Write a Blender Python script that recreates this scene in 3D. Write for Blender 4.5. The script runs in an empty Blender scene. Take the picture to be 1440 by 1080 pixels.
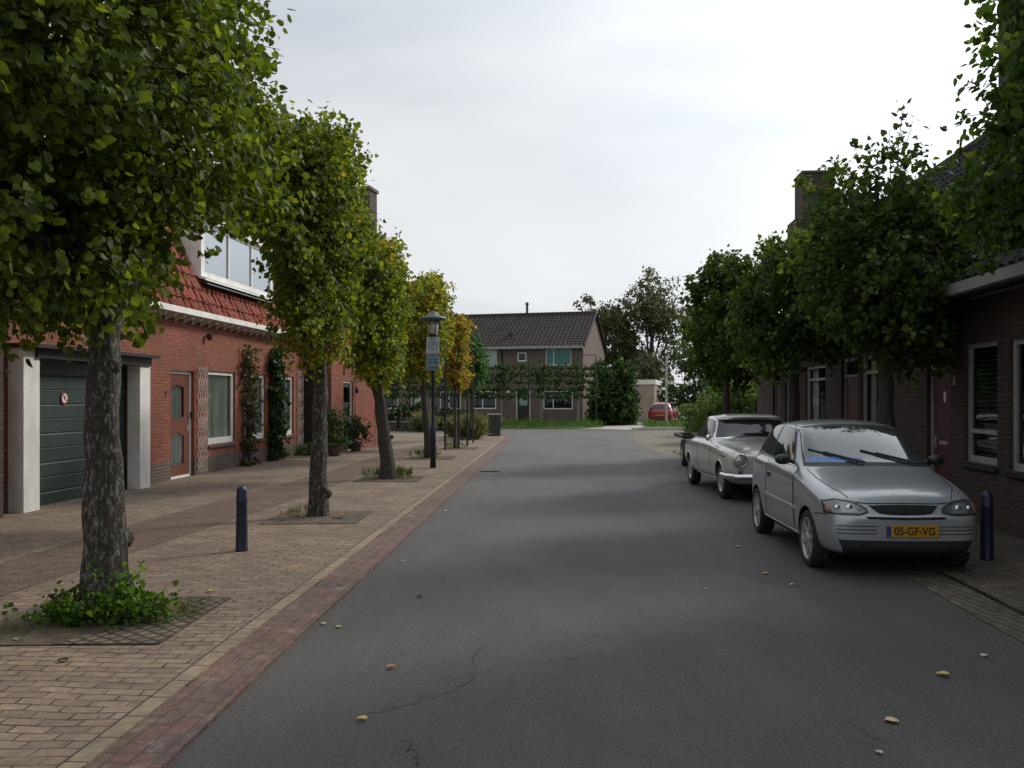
import bpy, bmesh, math, random
import numpy as np
from mathutils import Vector, Matrix
from mathutils.bvhtree import BVHTree
R = math.radians
sc = bpy.context.scene
col = sc.collection
F = 1280.0; H = 1.7; CX = 720.0; HY = 560.0
def G(px, py, z=0.0):
    Y = F*(H-z)/(py-HY); return Vector(((px-CX)/F*Y, Y, z))
def P(px, py, Y):
    return Vector(((px-CX)/F*Y, Y, H+(HY-py)/F*Y))
# ---------------------------------------------------------------- camera / light
cd = bpy.data.cameras.new('camera'); cam = bpy.data.objects.new('camera', cd); col.objects.link(cam)
cam.location = (0, 0, H); cam.rotation_euler = (R(90), 0, 0)
cd.sensor_width = 36; cd.lens = 36*F/1440; cd.shift_y = 20/1440; cd.clip_end = 2000; cd.clip_start = .1
sc.camera = cam
SUN_EL = R(36); SUN_AZ = R(52)      # azimuth clockwise from +Y
sdir = Vector((math.cos(SUN_EL)*math.sin(SUN_AZ), math.cos(SUN_EL)*math.cos(SUN_AZ), math.sin(SUN_EL)))
ld = bpy.data.lights.new('sun', 'SUN'); ld.energy = 2.3; ld.angle = R(10); ld.color = (1, .93, .82)
lo = bpy.data.objects.new('sun', ld); col.objects.link(lo); lo.location = (20, 20, 40)
lo.rotation_euler = sdir.to_track_quat('Z', 'Y').to_euler()
sc.view_settings.view_transform = 'Standard'; sc.view_settings.look = 'None'
sc.view_settings.exposure = 0; sc.view_settings.gamma = 1
w = bpy.data.worlds.new('World'); sc.world = w; w.use_nodes = True
nt = w.node_tree; nt.nodes.clear()
def N(nt, t, **k):
    n = nt.nodes.new(t)
    for a, b in k.items():
        if a in n.inputs.keys() if isinstance(a, str) else False: n.inputs[a].default_value = b
        else: setattr(n, a, b)
    return n
L = nt.links.new
sky = N(nt, 'ShaderNodeTexSky'); sky.sky_type = 'NISHITA'; sky.sun_disc = False
sky.sun_elevation = SUN_EL; sky.sun_rotation = SUN_AZ; sky.dust_density = 3
bg1 = N(nt, 'ShaderNodeBackground'); bg1.inputs[1].default_value = .1; L(sky.outputs[0], bg1.inputs[0])
tc = N(nt, 'ShaderNodeTexCoord')
mp = N(nt, 'ShaderNodeMapping'); mp.inputs['Scale'].default_value = (1, 1, 3.2); L(tc.outputs['Generated'], mp.inputs[0])
nz = N(nt, 'ShaderNodeTexNoise'); nz.inputs['Scale'].default_value = 1.7; nz.inputs['Detail'].default_value = 6; nz.inputs['Roughness'].default_value = .5
nz.inputs['Distortion'].default_value = .3
L(mp.outputs[0], nz.inputs['Vector'])
cr = N(nt, 'ShaderNodeValToRGB'); cr.color_ramp.elements[0].position = .33; cr.color_ramp.elements[1].position = .68
cr.color_ramp.elements[0].color = (.60, .65, .71, 1); cr.color_ramp.elements[1].color = (.86, .88, .90, 1)
L(nz.outputs[0], cr.inputs[0])
dt = N(nt, 'ShaderNodeVectorMath', operation='DOT_PRODUCT'); L(tc.outputs['Generated'], dt.inputs[0]); dt.inputs[1].default_value = sdir
mx = N(nt, 'ShaderNodeMath', operation='MAXIMUM'); L(dt.outputs['Value'], mx.inputs[0]); mx.inputs[1].default_value = 0
pw = N(nt, 'ShaderNodeMath', operation='POWER'); L(mx.outputs[0], pw.inputs[0]); pw.inputs[1].default_value = 5
ml = N(nt, 'ShaderNodeMath', operation='MULTIPLY_ADD'); L(pw.outputs[0], ml.inputs[0]); ml.inputs[1].default_value = 1.5; ml.inputs[2].default_value = .93
bg2 = N(nt, 'ShaderNodeBackground'); L(cr.outputs[0], bg2.inputs[0]); L(ml.outputs[0], bg2.inputs[1])
mxs = N(nt, 'ShaderNodeMixShader'); mxs.inputs[0].default_value = .93; L(bg1.outputs[0], mxs.inputs[1]); L(bg2.outputs[0], mxs.inputs[2])
wo = N(nt, 'ShaderNodeOutputWorld'); L(mxs.outputs[0], wo.inputs[0])

# ---------------------------------------------------------------- materials
def mat(name, base=(.5, .5, .5), rough=.7, metal=0, spec=None, coat=0):
    m = bpy.data.materials.new(name); m.use_nodes = True
    b = m.node_tree.nodes['Principled BSDF']
    b.inputs['Base Color'].default_value = (*base, 1); b.inputs['Roughness'].default_value = rough
    b.inputs['Metallic'].default_value = metal
    if spec is not None: b.inputs['Specular IOR Level'].default_value = spec
    if coat: b.inputs['Coat Weight'].default_value = coat; b.inputs['Coat Roughness'].default_value = .04
    return m
def noisy(name, c0, c1, scale=5, rough=.8, bump=.0, detail=6, bscale=None, metal=0, lo=.35, hi=.65, coord='Object', stretch=(1, 1, 1), c2=None):
    m = mat(name, c0, rough, metal); t = m.node_tree; b = t.nodes['Principled BSDF']
    tc = t.nodes.new('ShaderNodeTexCoord'); mp = t.nodes.new('ShaderNodeMapping'); mp.inputs['Scale'].default_value = stretch
    t.links.new(tc.outputs[coord], mp.inputs[0])
    n = t.nodes.new('ShaderNodeTexNoise'); n.inputs['Scale'].default_value = scale; n.inputs['Detail'].default_value = detail; n.inputs['Roughness'].default_value = .6
    t.links.new(mp.outputs[0], n.inputs['Vector'])
    r = t.nodes.new('ShaderNodeValToRGB'); r.color_ramp.elements[0].position = lo; r.color_ramp.elements[1].position = hi
    r.color_ramp.elements[0].color = (*c0, 1); r.color_ramp.elements[1].color = (*c1, 1)
    if c2: e = r.color_ramp.elements.new((lo+hi)/2); e.color = (*c2, 1)
    t.links.new(n.outputs[0], r.inputs[0]); t.links.new(r.outputs[0], b.inputs['Base Color'])
    if bump:
        n2 = t.nodes.new('ShaderNodeTexNoise'); n2.inputs['Scale'].default_value = bscale or scale*4; n2.inputs['Detail'].default_value = 5
        t.links.new(mp.outputs[0], n2.inputs['Vector'])
        bp = t.nodes.new('ShaderNodeBump'); bp.inputs['Strength'].default_value = bump; bp.inputs['Distance'].default_value = .02
        t.links.new(n2.outputs[0], bp.inputs['Height']); t.links.new(bp.outputs[0], b.inputs['Normal'])
    return m
def brick(name, ca, cb, cm, bw=.22, rh=.065, mortar=.008, rough=.85, bump=.5, dirt=.35, rot=0, off=.5, var=.6, big=(1, 1, 1), wob=0.0, mix2=None, mscale=.8, mlo=.5, mhi=.68, jit=False):
    """brick courses in metres on the UV map"""
    m = mat(name, ca, rough); t = m.node_tree; b = t.nodes['Principled BSDF']; lk = t.links.new
    uv = t.nodes.new('ShaderNodeUVMap'); mp = t.nodes.new('ShaderNodeMapping'); mp.inputs['Rotation'].default_value = (0, 0, rot)
    lk(uv.outputs[0], mp.inputs[0]); vec = mp.outputs[0]
    if wob:
        nw = t.nodes.new('ShaderNodeTexNoise'); nw.inputs['Scale'].default_value = 1.6; nw.inputs['Detail'].default_value = 4; lk(vec, nw.inputs['Vector'])
        s = t.nodes.new('ShaderNodeVectorMath'); s.operation = 'SUBTRACT'; lk(nw.outputs['Color'], s.inputs[0]); s.inputs[1].default_value = (.5, .5, .5)
        s2 = t.nodes.new('ShaderNodeVectorMath'); s2.operation = 'SCALE'; lk(s.outputs[0], s2.inputs[0]); s2.inputs['Scale'].default_value = wob
        a = t.nodes.new('ShaderNodeVectorMath'); a.operation = 'ADD'; lk(vec, a.inputs[0]); lk(s2.outputs[0], a.inputs[1]); vec = a.outputs[0]
    br = t.nodes.new('ShaderNodeTexBrick'); lk(vec, br.inputs['Vector'])
    br.inputs['Scale'].default_value = 1; br.inputs['Brick Width'].default_value = bw; br.inputs['Row Height'].default_value = rh
    br.inputs['Mortar Size'].default_value = mortar; br.inputs['Mortar Smooth'].default_value = .4; br.inputs['Bias'].default_value = 0; br.offset = off
    br.inputs['Color1'].default_value = (*ca, 1); br.inputs['Color2'].default_value = (*cb, 1); br.inputs['Mortar'].default_value = (*cm, 1)
    if jit:
        nj = t.nodes.new('ShaderNodeTexNoise'); nj.inputs['Scale'].default_value = 7; nj.inputs['Detail'].default_value = 4; nj.inputs['Roughness'].default_value = .7; lk(vec, nj.inputs['Vector'])
        rj = t.nodes.new('ShaderNodeMapRange'); rj.inputs[1].default_value = .38; rj.inputs[2].default_value = .66; rj.inputs[3].default_value = mortar*.12; rj.inputs[4].default_value = mortar*1.5; lk(nj.outputs[0], rj.inputs[0]); lk(rj.outputs[0], br.inputs['Mortar Size'])
    n = t.nodes.new('ShaderNodeTexNoise'); n.inputs['Scale'].default_value = 1.1; n.inputs['Detail'].default_value = 8; n.inputs['Roughness'].default_value = .68; lk(vec, n.inputs['Vector'])
    r = t.nodes.new('ShaderNodeMapRange'); r.inputs[1].default_value = .3; r.inputs[2].default_value = .7; r.inputs[3].default_value = 1-dirt; r.inputs[4].default_value = 1+dirt*.55
    lk(n.outputs[0], r.inputs[0])
    mu = t.nodes.new('ShaderNodeVectorMath'); mu.operation = 'SCALE'; lk(br.outputs['Color'], mu.inputs[0]); lk(r.outputs[0], mu.inputs['Scale'])
    out = mu.outputs[0]
    n3 = t.nodes.new('ShaderNodeTexNoise'); n3.inputs['Scale'].default_value = 14; n3.inputs['Detail'].default_value = 5; lk(vec, n3.inputs['Vector'])
    r3 = t.nodes.new('ShaderNodeMapRange'); r3.inputs[1].default_value = .3; r3.inputs[2].default_value = .7; r3.inputs[3].default_value = .75; r3.inputs[4].default_value = 1.25; lk(n3.outputs[0], r3.inputs[0])
    mu3 = t.nodes.new('ShaderNodeVectorMath'); mu3.operation = 'SCALE'; lk(out, mu3.inputs[0]); lk(r3.outputs[0], mu3.inputs['Scale']); out = mu3.outputs[0]
    if mix2:
        n4 = t.nodes.new('ShaderNodeTexNoise'); n4.inputs['Scale'].default_value = mscale; n4.inputs['Detail'].default_value = 9; n4.inputs['Roughness'].default_value = .75; lk(vec, n4.inputs['Vector'])
        r4 = t.nodes.new('ShaderNodeMapRange'); r4.inputs[1].default_value = mlo; r4.inputs[2].default_value = mhi; r4.inputs[3].default_value = 0; r4.inputs[4].default_value = .75; lk(n4.outputs[0], r4.inputs[0])
        mm = t.nodes.new('ShaderNodeMix'); mm.data_type = 'RGBA'; lk(r4.outputs[0], mm.inputs['Factor']); lk(out, mm.inputs['A']); mm.inputs['B'].default_value = (*mix2, 1); out = mm.outputs['Result']
    lk(out, b.inputs['Base Color'])
    bp = t.nodes.new('ShaderNodeBump'); bp.inputs['Strength'].default_value = bump; bp.inputs['Distance'].default_value = .01; bp.invert = True
    ad = t.nodes.new('ShaderNodeMath'); ad.operation = 'MULTIPLY_ADD'; lk(n3.outputs[0], ad.inputs[0]); ad.inputs[1].default_value = -.5; lk(br.outputs['Fac'], ad.inputs[2])
    lk(ad.outputs[0], bp.inputs['Height']); lk(bp.outputs[0], b.inputs['Normal'])
    return m
def leafmat(name, trans=.35, rough=.55, spec=.22):
    m = bpy.data.materials.new(name); m.use_nodes = True; t = m.node_tree; b = t.nodes['Principled BSDF']; lk = t.links.new
    a = t.nodes.new('ShaderNodeAttribute'); a.attribute_name = 'tint'
    lk(a.outputs['Color'], b.inputs['Base Color']); b.inputs['Roughness'].default_value = rough; b.inputs['Specular IOR Level'].default_value = spec
    tr = t.nodes.new('ShaderNodeBsdfTranslucent')
    hs = t.nodes.new('ShaderNodeVectorMath'); hs.operation = 'MULTIPLY'; lk(a.outputs['Color'], hs.inputs[0]); hs.inputs[1].default_value = (1.9, 1.75, .7)
    lk(hs.outputs[0], tr.inputs[0])
    ms = t.nodes.new('ShaderNodeMixShader'); ms.inputs[0].default_value = trans
    lk(b.outputs[0], ms.inputs[1]); lk(tr.outputs[0], ms.inputs[2]); lk(ms.outputs[0], t.nodes['Material Output'].inputs[0])
    return m
def glassmat(name, tint=(.8, .85, .85), fac=.5):
    m = bpy.data.materials.new(name); m.use_nodes = True; t = m.node_tree; t.nodes.clear(); lk = t.links.new
    o = t.nodes.new('ShaderNodeOutputMaterial'); tr = t.nodes.new('ShaderNodeBsdfTransparent'); tr.inputs[0].default_value = (*tint, 1)
    g = t.nodes.new('ShaderNodeBsdfGlossy'); g.inputs['Roughness'].default_value = .02; g.inputs[0].default_value = (.8, .85, .9, 1)
    fr = t.nodes.new('ShaderNodeFresnel'); fr.inputs[0].default_value = 1.6
    ad = t.nodes.new('ShaderNodeMath'); ad.operation = 'MULTIPLY_ADD'; ad.inputs[1].default_value = .9; ad.inputs[2].default_value = fac; ad.use_clamp = True; lk(fr.outputs[0], ad.inputs[0])
    ms = t.nodes.new('ShaderNodeMixShader'); lk(ad.outputs[0], ms.inputs[0]); lk(tr.outputs[0], ms.inputs[1]); lk(g.outputs[0], ms.inputs[2]); lk(ms.outputs[0], o.inputs[0])
    return m
M = {}
# ---------------------------------------------------------------- tagging and mesh builder
def tag(o, label=None, cat=None, group=None, kind=None):
    if label: o['label'] = label
    if cat: o['category'] = cat
    if group: o['group'] = group
    if kind: o['kind'] = kind
    return o
def empty(name, loc=(0, 0, 0), rz=0, label=None, cat=None, group=None):
    o = bpy.data.objects.new(name, None); col.objects.link(o); o.location = loc; o.rotation_euler = (0, 0, rz)
    o.empty_display_size = .2
    return tag(o, label, cat, group)
def auto_uv(me):
    uv = me.uv_layers.new(name='UVMap').data
    for p in me.polygons:
        n = p.normal
        if abs(n.z) < .93:
            t = Vector((-n.y, n.x, 0)).normalized()
            if abs(t.x) >= abs(t.y):
                if t.x < 0: t = -t
            elif t.y < 0: t = -t
            b = n.cross(t)
            if b.z < 0: b = -b
        else: t = Vector((1, 0, 0)); b = Vector((0, 1, 0))
        for li in p.loop_indices:
            c = me.vertices[me.loops[li].vertex_index].co
            uv[li].uv = (c.dot(t), c.dot(b))
class MB:
    def __init__(s): s.v = []; s.f = []; s.sm = []
    def add(s, vs, fs, smooth=False):
        o = len(s.v); s.v += [tuple(v) for v in vs]; s.f += [tuple(i+o for i in f) for f in fs]; s.sm += [smooth]*len(fs); return s
    def box(s, x0, x1, y0, y1, z0, z1, T=None):
        vs = [Vector((x, y, z)) for z in (z0, z1) for y in (y0, y1) for x in (x0, x1)]
        if T: vs = [T @ v for v in vs]
        return s.add(vs, [(0, 2, 3, 1), (4, 5, 7, 6), (0, 1, 5, 4), (2, 6, 7, 3), (0, 4, 6, 2), (1, 3, 7, 5)])
    def prism(s, poly, a, b, axis='z', T=None):
        """poly 2D extruded between a and b along axis"""
        def mk(p, h):
            return {'z': Vector((p[0], p[1], h)), 'x': Vector((h, p[0], p[1])), 'y': Vector((p[0], h, p[1]))}[axis]
        n = len(poly); vs = [mk(p, a) for p in poly]+[mk(p, b) for p in poly]
        if T: vs = [T @ v for v in vs]
        return s.add(vs, [tuple(range(n)), tuple(range(2*n-1, n-1, -1))]+[(i, (i+1) % n, n+(i+1) % n, n+i) for i in range(n)])
    def tube(s, pts, rad, n=8, cap=True, smooth=True, jit=0, rnd=None):
        pts = [Vector(p) for p in pts]; m = len(pts)
        if not hasattr(rad, '__len__'): rad = [rad]*m
        vs = []; u = None
        for i, p in enumerate(pts):
            d = (pts[min(i+1, m-1)]-pts[max(i-1, 0)]).normalized()
            if u is None:
                u = d.orthogonal().normalized()
            else:
                u = (u-d*u.dot(d))
                u = u.normalized() if u.length > 1e-5 else d.orthogonal().normalized()
            v = d.cross(u)
            for k in range(n):
                a = 2*math.pi*k/n; r = rad[i]*(1+(rnd.uniform(-jit, jit) if jit else 0))
                vs.append(p+(u*math.cos(a)+v*math.sin(a))*r)
        fs = [(i*n+k, i*n+(k+1) % n, (i+1)*n+(k+1) % n, (i+1)*n+k) for i in range(m-1) for k in range(n)]
        s.add(vs, fs, smooth)
        if cap:
            s.add([vs[k] for k in range(n)], [tuple(range(n-1, -1, -1))]); s.add([vs[(m-1)*n+k] for k in range(n)], [tuple(range(n))])
        return s
    def lathe(s, prof, c=(0, 0, 0), axis='z', n=24, smooth=True):
        """prof: list of (r, h)"""
        vs = []; m = len(prof); c = Vector(c)
        for r, h in prof:
            for k in range(n):
                a = 2*math.pi*k/n; x, y = r*math.cos(a), r*math.sin(a)
                vs.append(c+{'z': Vector((x, y, h)), 'x': Vector((h, x, y)), 'y': Vector((x, h, y))}[axis])
        return s.add(vs, [(i*n+k, i*n+(k+1) % n, (i+1)*n+(k+1) % n, (i+1)*n+k) for i in range(m-1) for k in range(n)], smooth)
    def build(s, name, m, parent=None, bevel=0, fix=True, loc=None):
        me = bpy.data.meshes.new(name); me.from_pydata(s.v, [], s.f); me.update()
        if fix:
            bm = bmesh.new(); bm.from_mesh(me); bmesh.ops.recalc_face_normals(bm, faces=bm.faces); bm.to_mesh(me); bm.free()
        me.polygons.foreach_set('use_smooth', s.sm[:len(me.polygons)]); me.update()
        auto_uv(me)
        o = bpy.data.objects.new(name, me); col.objects.link(o); me.materials.append(m)
        if parent: o.parent = parent
        if loc is not None: o.location = loc
        if bevel:
            b = o.modifiers.new('bevel', 'BEVEL'); b.width = bevel; b.segments = 2; b.limit_method = 'ANGLE'; b.angle_limit = R(40)
        return o
def copy_tree(o, parent=None):
    c = o.copy(); col.objects.link(c)
    if parent: c.parent = parent
    for ch in [x for x in bpy.data.objects if x.parent == o]: copy_tree(ch, c)
    return c
def wall_mb(mb, x0, x1, z0, z1, t, ops, y=0.0):
    """slab in the xz plane, outer face at y, inner at y+t, with rectangular openings"""
    xs = sorted({x0, x1, *[v for o in ops for v in o[:2] if x0 < v < x1]}); zs = sorted({z0, z1, *[v for o in ops for v in o[2:] if z0 < v < z1]})
    def solid(i, j):
        if i < 0 or j < 0 or i >= len(xs)-1 or j >= len(zs)-1: return False
        cx, cz = (xs[i]+xs[i+1])/2, (zs[j]+zs[j+1])/2
        return not any(a < cx < b and c < cz < d for a, b, c, d in ops)
    for i in range(len(xs)-1):
        for j in range(len(zs)-1):
            if not solid(i, j): continue
            a, b, c, d = xs[i], xs[i+1], zs[j], zs[j+1]; q = y+t
            mb.add([(a, y, c), (b, y, c), (b, y, d), (a, y, d)], [(0, 1, 2, 3)]); mb.add([(a, q, c), (a, q, d), (b, q, d), (b, q, c)], [(0, 1, 2, 3)])
            if not solid(i-1, j): mb.add([(a, y, c), (a, y, d), (a, q, d), (a, q, c)], [(0, 1, 2, 3)])
            if not solid(i+1, j): mb.add([(b, y, c), (b, q, c), (b, q, d), (b, y, d)], [(0, 1, 2, 3)])
            if not solid(i, j-1): mb.add([(a, y, c), (a, q, c), (b, q, c), (b, y, c)], [(0, 1, 2, 3)])
            if not solid(i, j+1): mb.add([(a, y, d), (b, y, d), (b, q, d), (a, q, d)], [(0, 1, 2, 3)])
    return mb
def sheet(name, pts, z, m, kind='structure', thick=0):
    mb = MB()
    if thick: mb.prism([(p[0], p[1]) for p in pts], z-thick, z)
    else: mb.add([(p[0], p[1], z) for p in pts], [tuple(range(len(pts)))])
    o = mb.build(name, m, fix=False); 
    me = o.data
    bm = bmesh.new(); bm.from_mesh(me)
    if thick: bmesh.ops.recalc_face_normals(bm, faces=bm.faces)
    else:
        for f in bm.faces:
            if f.normal.z < 0: f.normal_flip()
    bmesh.ops.triangulate(bm, faces=bm.faces); bm.to_mesh(me); bm.free()
    if kind: o['kind'] = kind
    return o
# ---------------------------------------------------------------- foliage
def leaves(name, m, parent, clumps, pal, size=.1, seed=1, shape='heart', warm=None, droop=.5, flat=0.0, warmp=(.3, .22, .06, .4, .02)):
    """clumps: array rows (x,y,z, ox,oy,oz outward, spread, count); pal list of (rgb, weight)"""
    rg = np.random.default_rng(seed)
    cl = np.array(clumps); cnt = cl[:, 7].astype(int); idx = np.repeat(np.arange(len(cl)), cnt); n = len(idx)
    base = cl[idx, :3]; out = cl[idx, 3:6]; sp = cl[idx, 6:7]
    t = rg.random((n, 1))
    pos = base+out*sp*(t-.3)*1.3+rg.normal(0, 1, (n, 3))*sp*.38
    tip = out*.55+rg.normal(0, .55, (n, 3)); tip[:, 2] -= droop
    tip /= np.linalg.norm(tip, axis=1, keepdims=True)+1e-9
    nr = out*.7+rg.normal(0, .55, (n, 3)); nr[:, 2] += .35+flat
    nr -= tip*np.sum(nr*tip, 1, keepdims=True); nr /= np.linalg.norm(nr, axis=1, keepdims=True)+1e-9
    sd = np.cross(tip, nr); s = size*rg.uniform(.6, 1.25, (n, 1))
    if shape == 'heart':
        pr = np.array([(0, .05, 0), (.26, -.06, .05), (.47, .25, .10), (.36, .62, .08), (0, 1, -.06), (-.26, -.06, .05), (-.47, .25, .10), (-.36, .62, .08)])
        fc = [(0, 1, 2, 3, 4), (0, 4, 7, 6, 5)]
    elif shape == 'blade':
        pr = np.array([(-.035, 0, 0), (.035, 0, 0), (.028, .6, .02), (0, 1.1, .15), (-.028, .6, .02)]); fc = [(0, 1, 2, 3, 4)]
    else:
        pr = np.array([(0, 0, 0), (.38, .45, .1), (0, 1, -.05), (-.38, .45, .1)]); fc = [(0, 1, 2), (0, 2, 3)]
    k = len(pr)
    V = pos[:, None, :]+s[:, None]*(pr[None, :, 0:1]*sd[:, None]+pr[None, :, 1:2]*tip[:, None]+pr[None, :, 2:3]*nr[:, None])
    V = V.reshape(-1, 3)
    nf = len(fc); ll = [len(f) for f in fc]
    one = np.concatenate([np.array(f) for f in fc]); L_ = len(one)
    loops = (one[None]+np.arange(n)[:, None]*k).reshape(-1)
    tot = np.tile(np.array(ll), n); starts = np.concatenate([[0], np.cumsum(tot)[:-1]])
    me = bpy.data.meshes.new(name); me.vertices.add(len(V)); me.vertices.foreach_set('co', V.astype(np.float32).ravel())
    me.loops.add(len(loops)); me.loops.foreach_set('vertex_index', loops.astype(np.int32))
    me.polygons.add(n*nf); me.polygons.foreach_set('loop_start', starts.astype(np.int32)); me.polygons.foreach_set('loop_total', tot.astype(np.int32))
    me.update(calc_edges=True)
    pc = np.array([p[0] for p in pal]); pwt = np.array([p[1] for p in pal], float); pwt /= pwt.sum()
    # whole clumps share a tone: light and dark clumps
    ci = rg.choice(len(pal), len(cl), p=pwt)[idx]; li = rg.choice(len(pal), n, p=pwt)
    sel = np.where(rg.random(n) < .55, ci, li); c = pc[sel]
    if warm is not None:
        wv = np.clip(np.array([warm(p) for p in base]), 0, 1); pick = rg.random(n) < wv
        wc = np.array([(.26, .23, .025), (.32, .24, .03), (.33, .17, .035), (.20, .22, .03), (.27, .10, .035)])[rg.choice(5, n, p=warmp)]
        c = np.where(pick[:, None], wc, c)
    c = c*rg.uniform(.72, 1.3, (n, 1))
    cc = np.concatenate([np.repeat(c, k, axis=0), np.ones((n*k, 1))], 1).astype(np.float32)
    at = me.color_attributes.new('tint', 'FLOAT_COLOR', 'POINT'); at.data.foreach_set('color', cc.ravel())
    me.validate()
    o = bpy.data.objects.new(name, me); col.objects.link(o); me.materials.append(m)
    if parent: o.parent = parent
    return o
def blob(c, r, n, per=12, p=2.6, seed=1, shell=.45, bump=.18, spread=.16, stray=.08, cut=None):
    """clumps within a bumpy superellipsoid"""
    rg = np.random.default_rng(seed); out = []
    nc = max(1, n//per); ph = rg.uniform(0, 6.28, 6); c = np.array(c); r = np.array(r)
    while len(out) < nc:
        q = rg.uniform(-1.15, 1.15, 3); d = (np.abs(q)**p).sum()**(1/p)
        if d < 1e-3: continue
        u = q/np.linalg.norm(q)
        lim = 1+bump*(math.sin(4*u[0]+3*u[2]+ph[0])+math.sin(5*u[1]-4*u[2]+ph[1])+math.sin(7*u[2]+6*u[0]*u[1]*3+ph[2]))/1.8-bump*.4
        if d > lim: continue
        if rg.random() > shell+(1-shell)*(d/lim)**2: continue
        w_ = c+q*r
        if cut is not None and cut(w_): continue
        nrm = u/r; nrm /= np.linalg.norm(nrm); s = spread
        if rg.random() < stray and d > .8*lim: w_ = w_+nrm*rg.uniform(.1, .3); s *= .8
        out.append((*w_, *nrm, s*rg.uniform(.7, 1.3), per))
    return out
LIME = [((.07, .11, .014), 4), ((.10, .15, .018), 3), ((.045, .075, .013), 3), ((.14, .18, .022), 1.5)]
LIME2 = [((.095, .145, .018), 4), ((.13, .18, .022), 3), ((.06, .095, .014), 3), ((.17, .20, .025), 1.5)]
DARK = [((.03, .07, .02), 4), ((.045, .095, .025), 3), ((.02, .05, .015), 3)]
# ================================================================ ground
M['paving'] = brick('paving_brick', (.255, .185, .128), (.172, .123, .088), (.048, .037, .027), bw=.205, rh=.10, mortar=.0085, bump=1, dirt=.36, rot=R(3), wob=.10, mix2=(.15, .115, .082), jit=True)
M['band'] = brick('brown_band_brick', (.175, .11, .075), (.11, .07, .05), (.05, .04, .03), bw=.2, rh=.065, mortar=.008, bump=.6, dirt=.3, rot=R(3), wob=.02)
M['redstrip'] = brick('red_gutter_brick', (.165, .085, .072), (.115, .078, .068), (.06, .05, .045), bw=.24, rh=.11, mortar=.008, bump=.5, dirt=.35, rot=R(90+3), wob=.03, mix2=(.23, .195, .17), mscale=5, mlo=.54, mhi=.66, jit=True)
M['kerb'] = brick('kerb_block', (.26, .20, .135), (.205, .158, .108), (.05, .04, .03), bw=.30, rh=.4, mortar=.008, bump=.6, dirt=.3, rot=R(90+3))
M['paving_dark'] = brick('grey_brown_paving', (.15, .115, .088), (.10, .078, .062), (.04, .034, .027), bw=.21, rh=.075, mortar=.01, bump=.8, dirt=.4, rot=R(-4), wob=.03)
M['gutter'] = brick('gutter_brick', (.15, .125, .095), (.10, .085, .065), (.04, .036, .028), bw=.22, rh=.09, mortar=.01, bump=.8, dirt=.4, rot=R(90-4), wob=.03)
M['cobble'] = brick('side_street_brick', (.24, .19, .145), (.16, .13, .10), (.07, .065, .045), bw=.22, rh=.1, mortar=.014, bump=.8, dirt=.4, rot=R(20), wob=.05, mix2=(.13, .14, .06))
M['soil'] = noisy('soil', (.05, .038, .025), (.12, .09, .06), 9, .95, .8, bscale=60)
M['earth'] = noisy('earth', (.05, .06, .03), (.10, .10, .05), .6, .95, .3)
M['lawn'] = noisy('lawn', (.045, .10, .02), (.09, .16, .035), 2.5, .9, .8, bscale=90)
M['concrete'] = noisy('concrete', (.28, .27, .24), (.42, .41, .37), 3, .9, .4)
M['pitbrick'] = brick('pit_cobble', (.20, .14, .10), (.12, .09, .07), (.035, .028, .02), bw=.1, rh=.1, mortar=.016, bump=1, dirt=.4, rot=R(40), wob=.06)
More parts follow.
